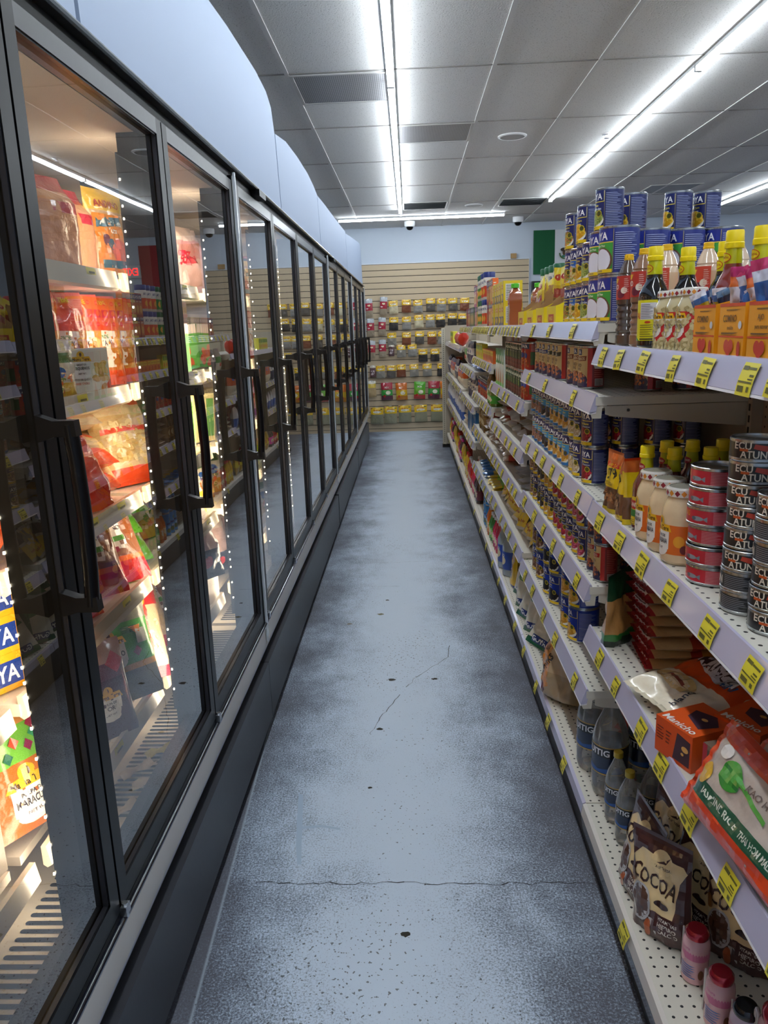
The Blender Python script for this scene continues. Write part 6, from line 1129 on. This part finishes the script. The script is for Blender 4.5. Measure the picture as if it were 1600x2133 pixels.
# third shelf: clear bags
for i, (x, y, z, rx, tw, k) in enumerate(((-.86, 2.02, .03, -80, 60, 'f_clear'), (-.86, 2.04, .09, -78, 50, 'f_clear'), (-.90, 2.0, .15, -84, 40, 'f_flatbeige'), (-.92, 2.1, .19, -86, 55, 'f_flatbeige'), (-.84, 2.30, .06, -40, 20, 'f_clear'), (-.84, 1.80, .04, -60, 50, 'f_crumple'), (-.86, 1.72, .02, -50, 20, 'f_crumple'))):
    fz(k, x, y - .1, Z['c'] + z, f'{ {"f_clear": "clear and orange frozen cassava", "f_flatbeige": "flat beige frozen", "f_crumple": "crumpled bright red frozen"}[k] } bag on the third freezer shelf, {ORD[i]} one', 'bag', tw, rx)
# fourth shelf
fz('f_platano', -.82, 1.86, Z['d'], 'red frozen plantain ball bag leaning on the fourth freezer shelf', 'bag', 40, -24)
fz('f_platano', -.86, 1.74, Z['d'], 'red frozen plantain ball bag left of the leaning one', 'bag', 30, -20)
fz('f_yuca', -.86, 2.12, Z['d'] + .01, 'white and bright green frozen cassava bag, lower one on the fourth shelf', 'bag', 50, -58)
fz('f_yuca', -.88, 2.10, Z['d'] + .10, 'white and bright green frozen cassava bag, upper one on the fourth shelf', 'bag', 55, -70)
fz('f_green', -.90, 2.28, Z['d'] + .12, 'bright green frozen bag at the top right of the fourth freezer shelf', 'bag', 30, -50)
fz('f_crumple', -.80, 1.68, Z['d'], 'crumpled orange-red frozen bag at the left of the fourth shelf', 'bag', 20, -40, 0, .9)
# bottom rack
fz('f_platano', -.80, 1.98, Z['d'] + .0, 'red plantain bag right beside the leaning one on the fourth shelf', 'bag', 40, -30)
fz('f_crumple', -.80, 1.78, Z['c'] + .0, 'crumpled bright red frozen bag at the left front of the third shelf', 'bag', 30, -30)
fz('f_clear', -.80, 2.16, Z['c'] + .0, 'clear and orange frozen cassava bag standing at the right of the third shelf', 'bag', 34, -24)
fz('f_corn', -.78, 2.02, Z['e'], 'frozen corn bag with red stripe right behind the banana leaf pack', 'bag', 40, -24, 8)
fz('f_hoja', -.80, 1.88, Z['e'], 'frozen banana leaf pack with green label on the lowest rack', 'bag', 44, -18, 0, 1.0)
fz('f_mora', -.775, 1.71, Z['e'] - .01, 'dark purple blackberry pulp pack on the lowest rack', 'bag', 40, -14, 0, .95)
fz('f_corn', -.82, 2.20, Z['e'] + .02, 'frozen corn bag with red stripe on the lowest rack', 'bag', 30, -30, 10)
fz('f_corn', -.88, 2.10, Z['e'] + .02, 'frozen corn bag behind the striped one on the lowest rack', 'bag', 20, -34, -8)
fz('f_platano', -.84, 2.34, Z['e'], 'red frozen bag at the right end of the lowest rack', 'bag', 20, -20)
# behind the nearest door: boxes and pouches
for i in range(4): fz('f_goya', -.775, 1.37, Z['d'] + .0755 * i - .0, f'yellow frozen empanada carton behind the nearest door, {("bottom", "second", "third", "top")[i]} of the stack', 'box', 30, grp='stack of yellow empanada cartons') if i < 3 else None
for i, (y, z, tw) in enumerate(((1.10, .03, 20), (1.12, .10, 30), (1.16, .17, 10))): fz('f_orangebag', -.84, y + .12, Z['c'] + z, f'orange frozen bag behind the nearest door, {("bottom", "middle", "top")[i]} of three', 'bag', tw + 60, -80, grp='orange frozen bags')
for i in range(5): fz('f_maracuya', -.785 - .026 * i, 1.33 + .016 * i, Z['e'] + .01, f'green and orange passion fruit pulp pack, {ORD[i]} in the row on the lowest rack', 'bag', 30, -16 - i, grp='passion fruit pulp packs')
fz('f_whitebox', -.80, 1.14, Z['e'], 'pale orange box at the lower left picture edge on the lowest rack', 'box', 10)
for i in range(3): fz('f_orangebag', -.83, 1.38, Z['b'] + .05 + .05 * i, f'orange frozen bag high behind the nearest door, {("lower", "middle", "upper")[i]} one', 'bag', 60, -80, grp='orange frozen bags higher up')
# third to last doors
def run(keys, look, y0, y1, dy, z, x=-.84, rx=-8, cat='bag', grp='', s=1.0, tw=25):
    i = 0; y = y0
    while y < y1:
        k = keys[i % len(keys)]
        fz(k, x + _rn.uniform(-.02, .02), y, z, f'{look}, {ORD[i % 20]} along', cat, tw + _rn.uniform(-12, 12), rx, _rn.uniform(-4, 4), s, grp or look); y += dy; i += 1
nth = ['third', 'fourth', 'fifth', 'sixth', 'seventh', 'eighth', 'ninth', 'tenth', 'eleventh', 'twelfth', 'thirteenth']
drs = [(2.12, 2.78), (2.92, 3.58), (3.66, 4.34), (4.42, 5.10), (5.18, 5.90), (6.12, 6.76), (6.86, 7.52), (7.62, 8.35), (8.56, 9.22), (9.32, 10.0), (10.1, 10.75)]
pal = [dict(a=('f_pink', 'pinkish clear'), b=('f_greenbox', 'green'), c=('f_palebox', 'pale'), d=('f_mix', 'colourful'), e=('f_blackmeat', 'dark')), dict(a=('f_nacho', 'orange'), b=('f_red', 'red'), c=('f_orangebag', 'orange'), d=('f_yuca', 'green and white'), e=('f_mix', 'colourful')),
       dict(a=('f_bread', 'clear'), b=('f_palebox', 'pale'), c=('f_clear', 'clear orange'), d=('f_mora', 'purple'), e=('f_pink', 'pinkish')), dict(a=('f_clear', 'clear orange'), b=('f_orangebag', 'orange'), c=('f_mix', 'colourful'), d=('f_greenbox', 'green'), e=('f_corn', 'red striped'))]
for i, (ya, yb) in enumerate(drs):
    if i == 0:
        fz('f_pink', -.86, 2.98, Z['a'], 'pinkish clear frozen bag on the top shelf behind the third door', 'bag', 20); fz('f_bread', -.88, 2.70, Z['a'], 'clear bread bag on the top shelf behind the third door', 'bag', 20); continue
    p = pal[(i - 1) % 4]
    for L_ in 'abcde':
        if i > 3 and L_ in 'a': continue
        k, c = p[L_]; ty = 'box' if 'box' in k else 'bag'
        run([k], f'{c} frozen {ty} behind the {nth[i]} door, {dict(a="top", b="second", c="third", d="fourth", e="lowest")[L_]} shelf', ya + .08, yb, .17 if i < 3 else .24, Z[L_], cat=ty, rx=0 if ty == 'box' else -12)
run(['f_greenbox'], 'green frozen box behind the third door, second shelf', 2.55, 2.95, .10, Z['b'], cat='box', rx=0); run(['f_palebox'], 'pale frozen box behind the third door, third shelf', 2.56, 3.0, .13, Z['c'], cat='box', rx=0)
run(['f_mix'], 'colourful frozen bag behind the third door, fourth shelf', 2.5, 3.0, .09, Z['d'], rx=-30); fz('f_blackmeat', -.80, 2.66, Z['e'] + .08, 'clear bag with black tray and red dot behind the third door', 'bag', 35, -20, 0, 1.2)
fz('f_whitebox', -.78, 2.72, Z['e'] - .03, 'plain white frozen box under the black tray behind the third door', 'box', 10)
# scraps of paper lying on the air grille, loose price tag
def scrap(x, y, w, l, rz, c, lb, name='paper_scrap'):
    m = MB(); mt = P(c, .6)
    m.grid(4, 6, lambda u, v: ((u - .5) * w * (1 + .15 * math.sin(v * 9)), (v - .5) * l, .003 + .010 * math.sin(u * 3 + v * 5) ** 2), lambda u, v: mt)
    o = m.build(name, None, 0); o.location = (x, y, .4675); o.rotation_euler = (0, 0, R(rz)); tag(o, lb, 'paper'); return o
SCRAPS = ((-.755, 1.80, .035, .10, -40, '#d8cbb8', 'torn white paper scrap on the freezer air grille, left one'), (-.70, 1.74, .04, .09, -70, '#d8cbb8', 'torn white paper scrap on the freezer air grille, right one'), (-.73, 1.62, .03, .10, -30, '#d8cbb8', 'long white paper scrap on the freezer air grille nearest the camera'), (-.725, 1.89, .035, .08, -50, '#b8ae34', 'yellow price slip lying on the freezer air grille'))
for s_ in SCRAPS: scrap(*s_)
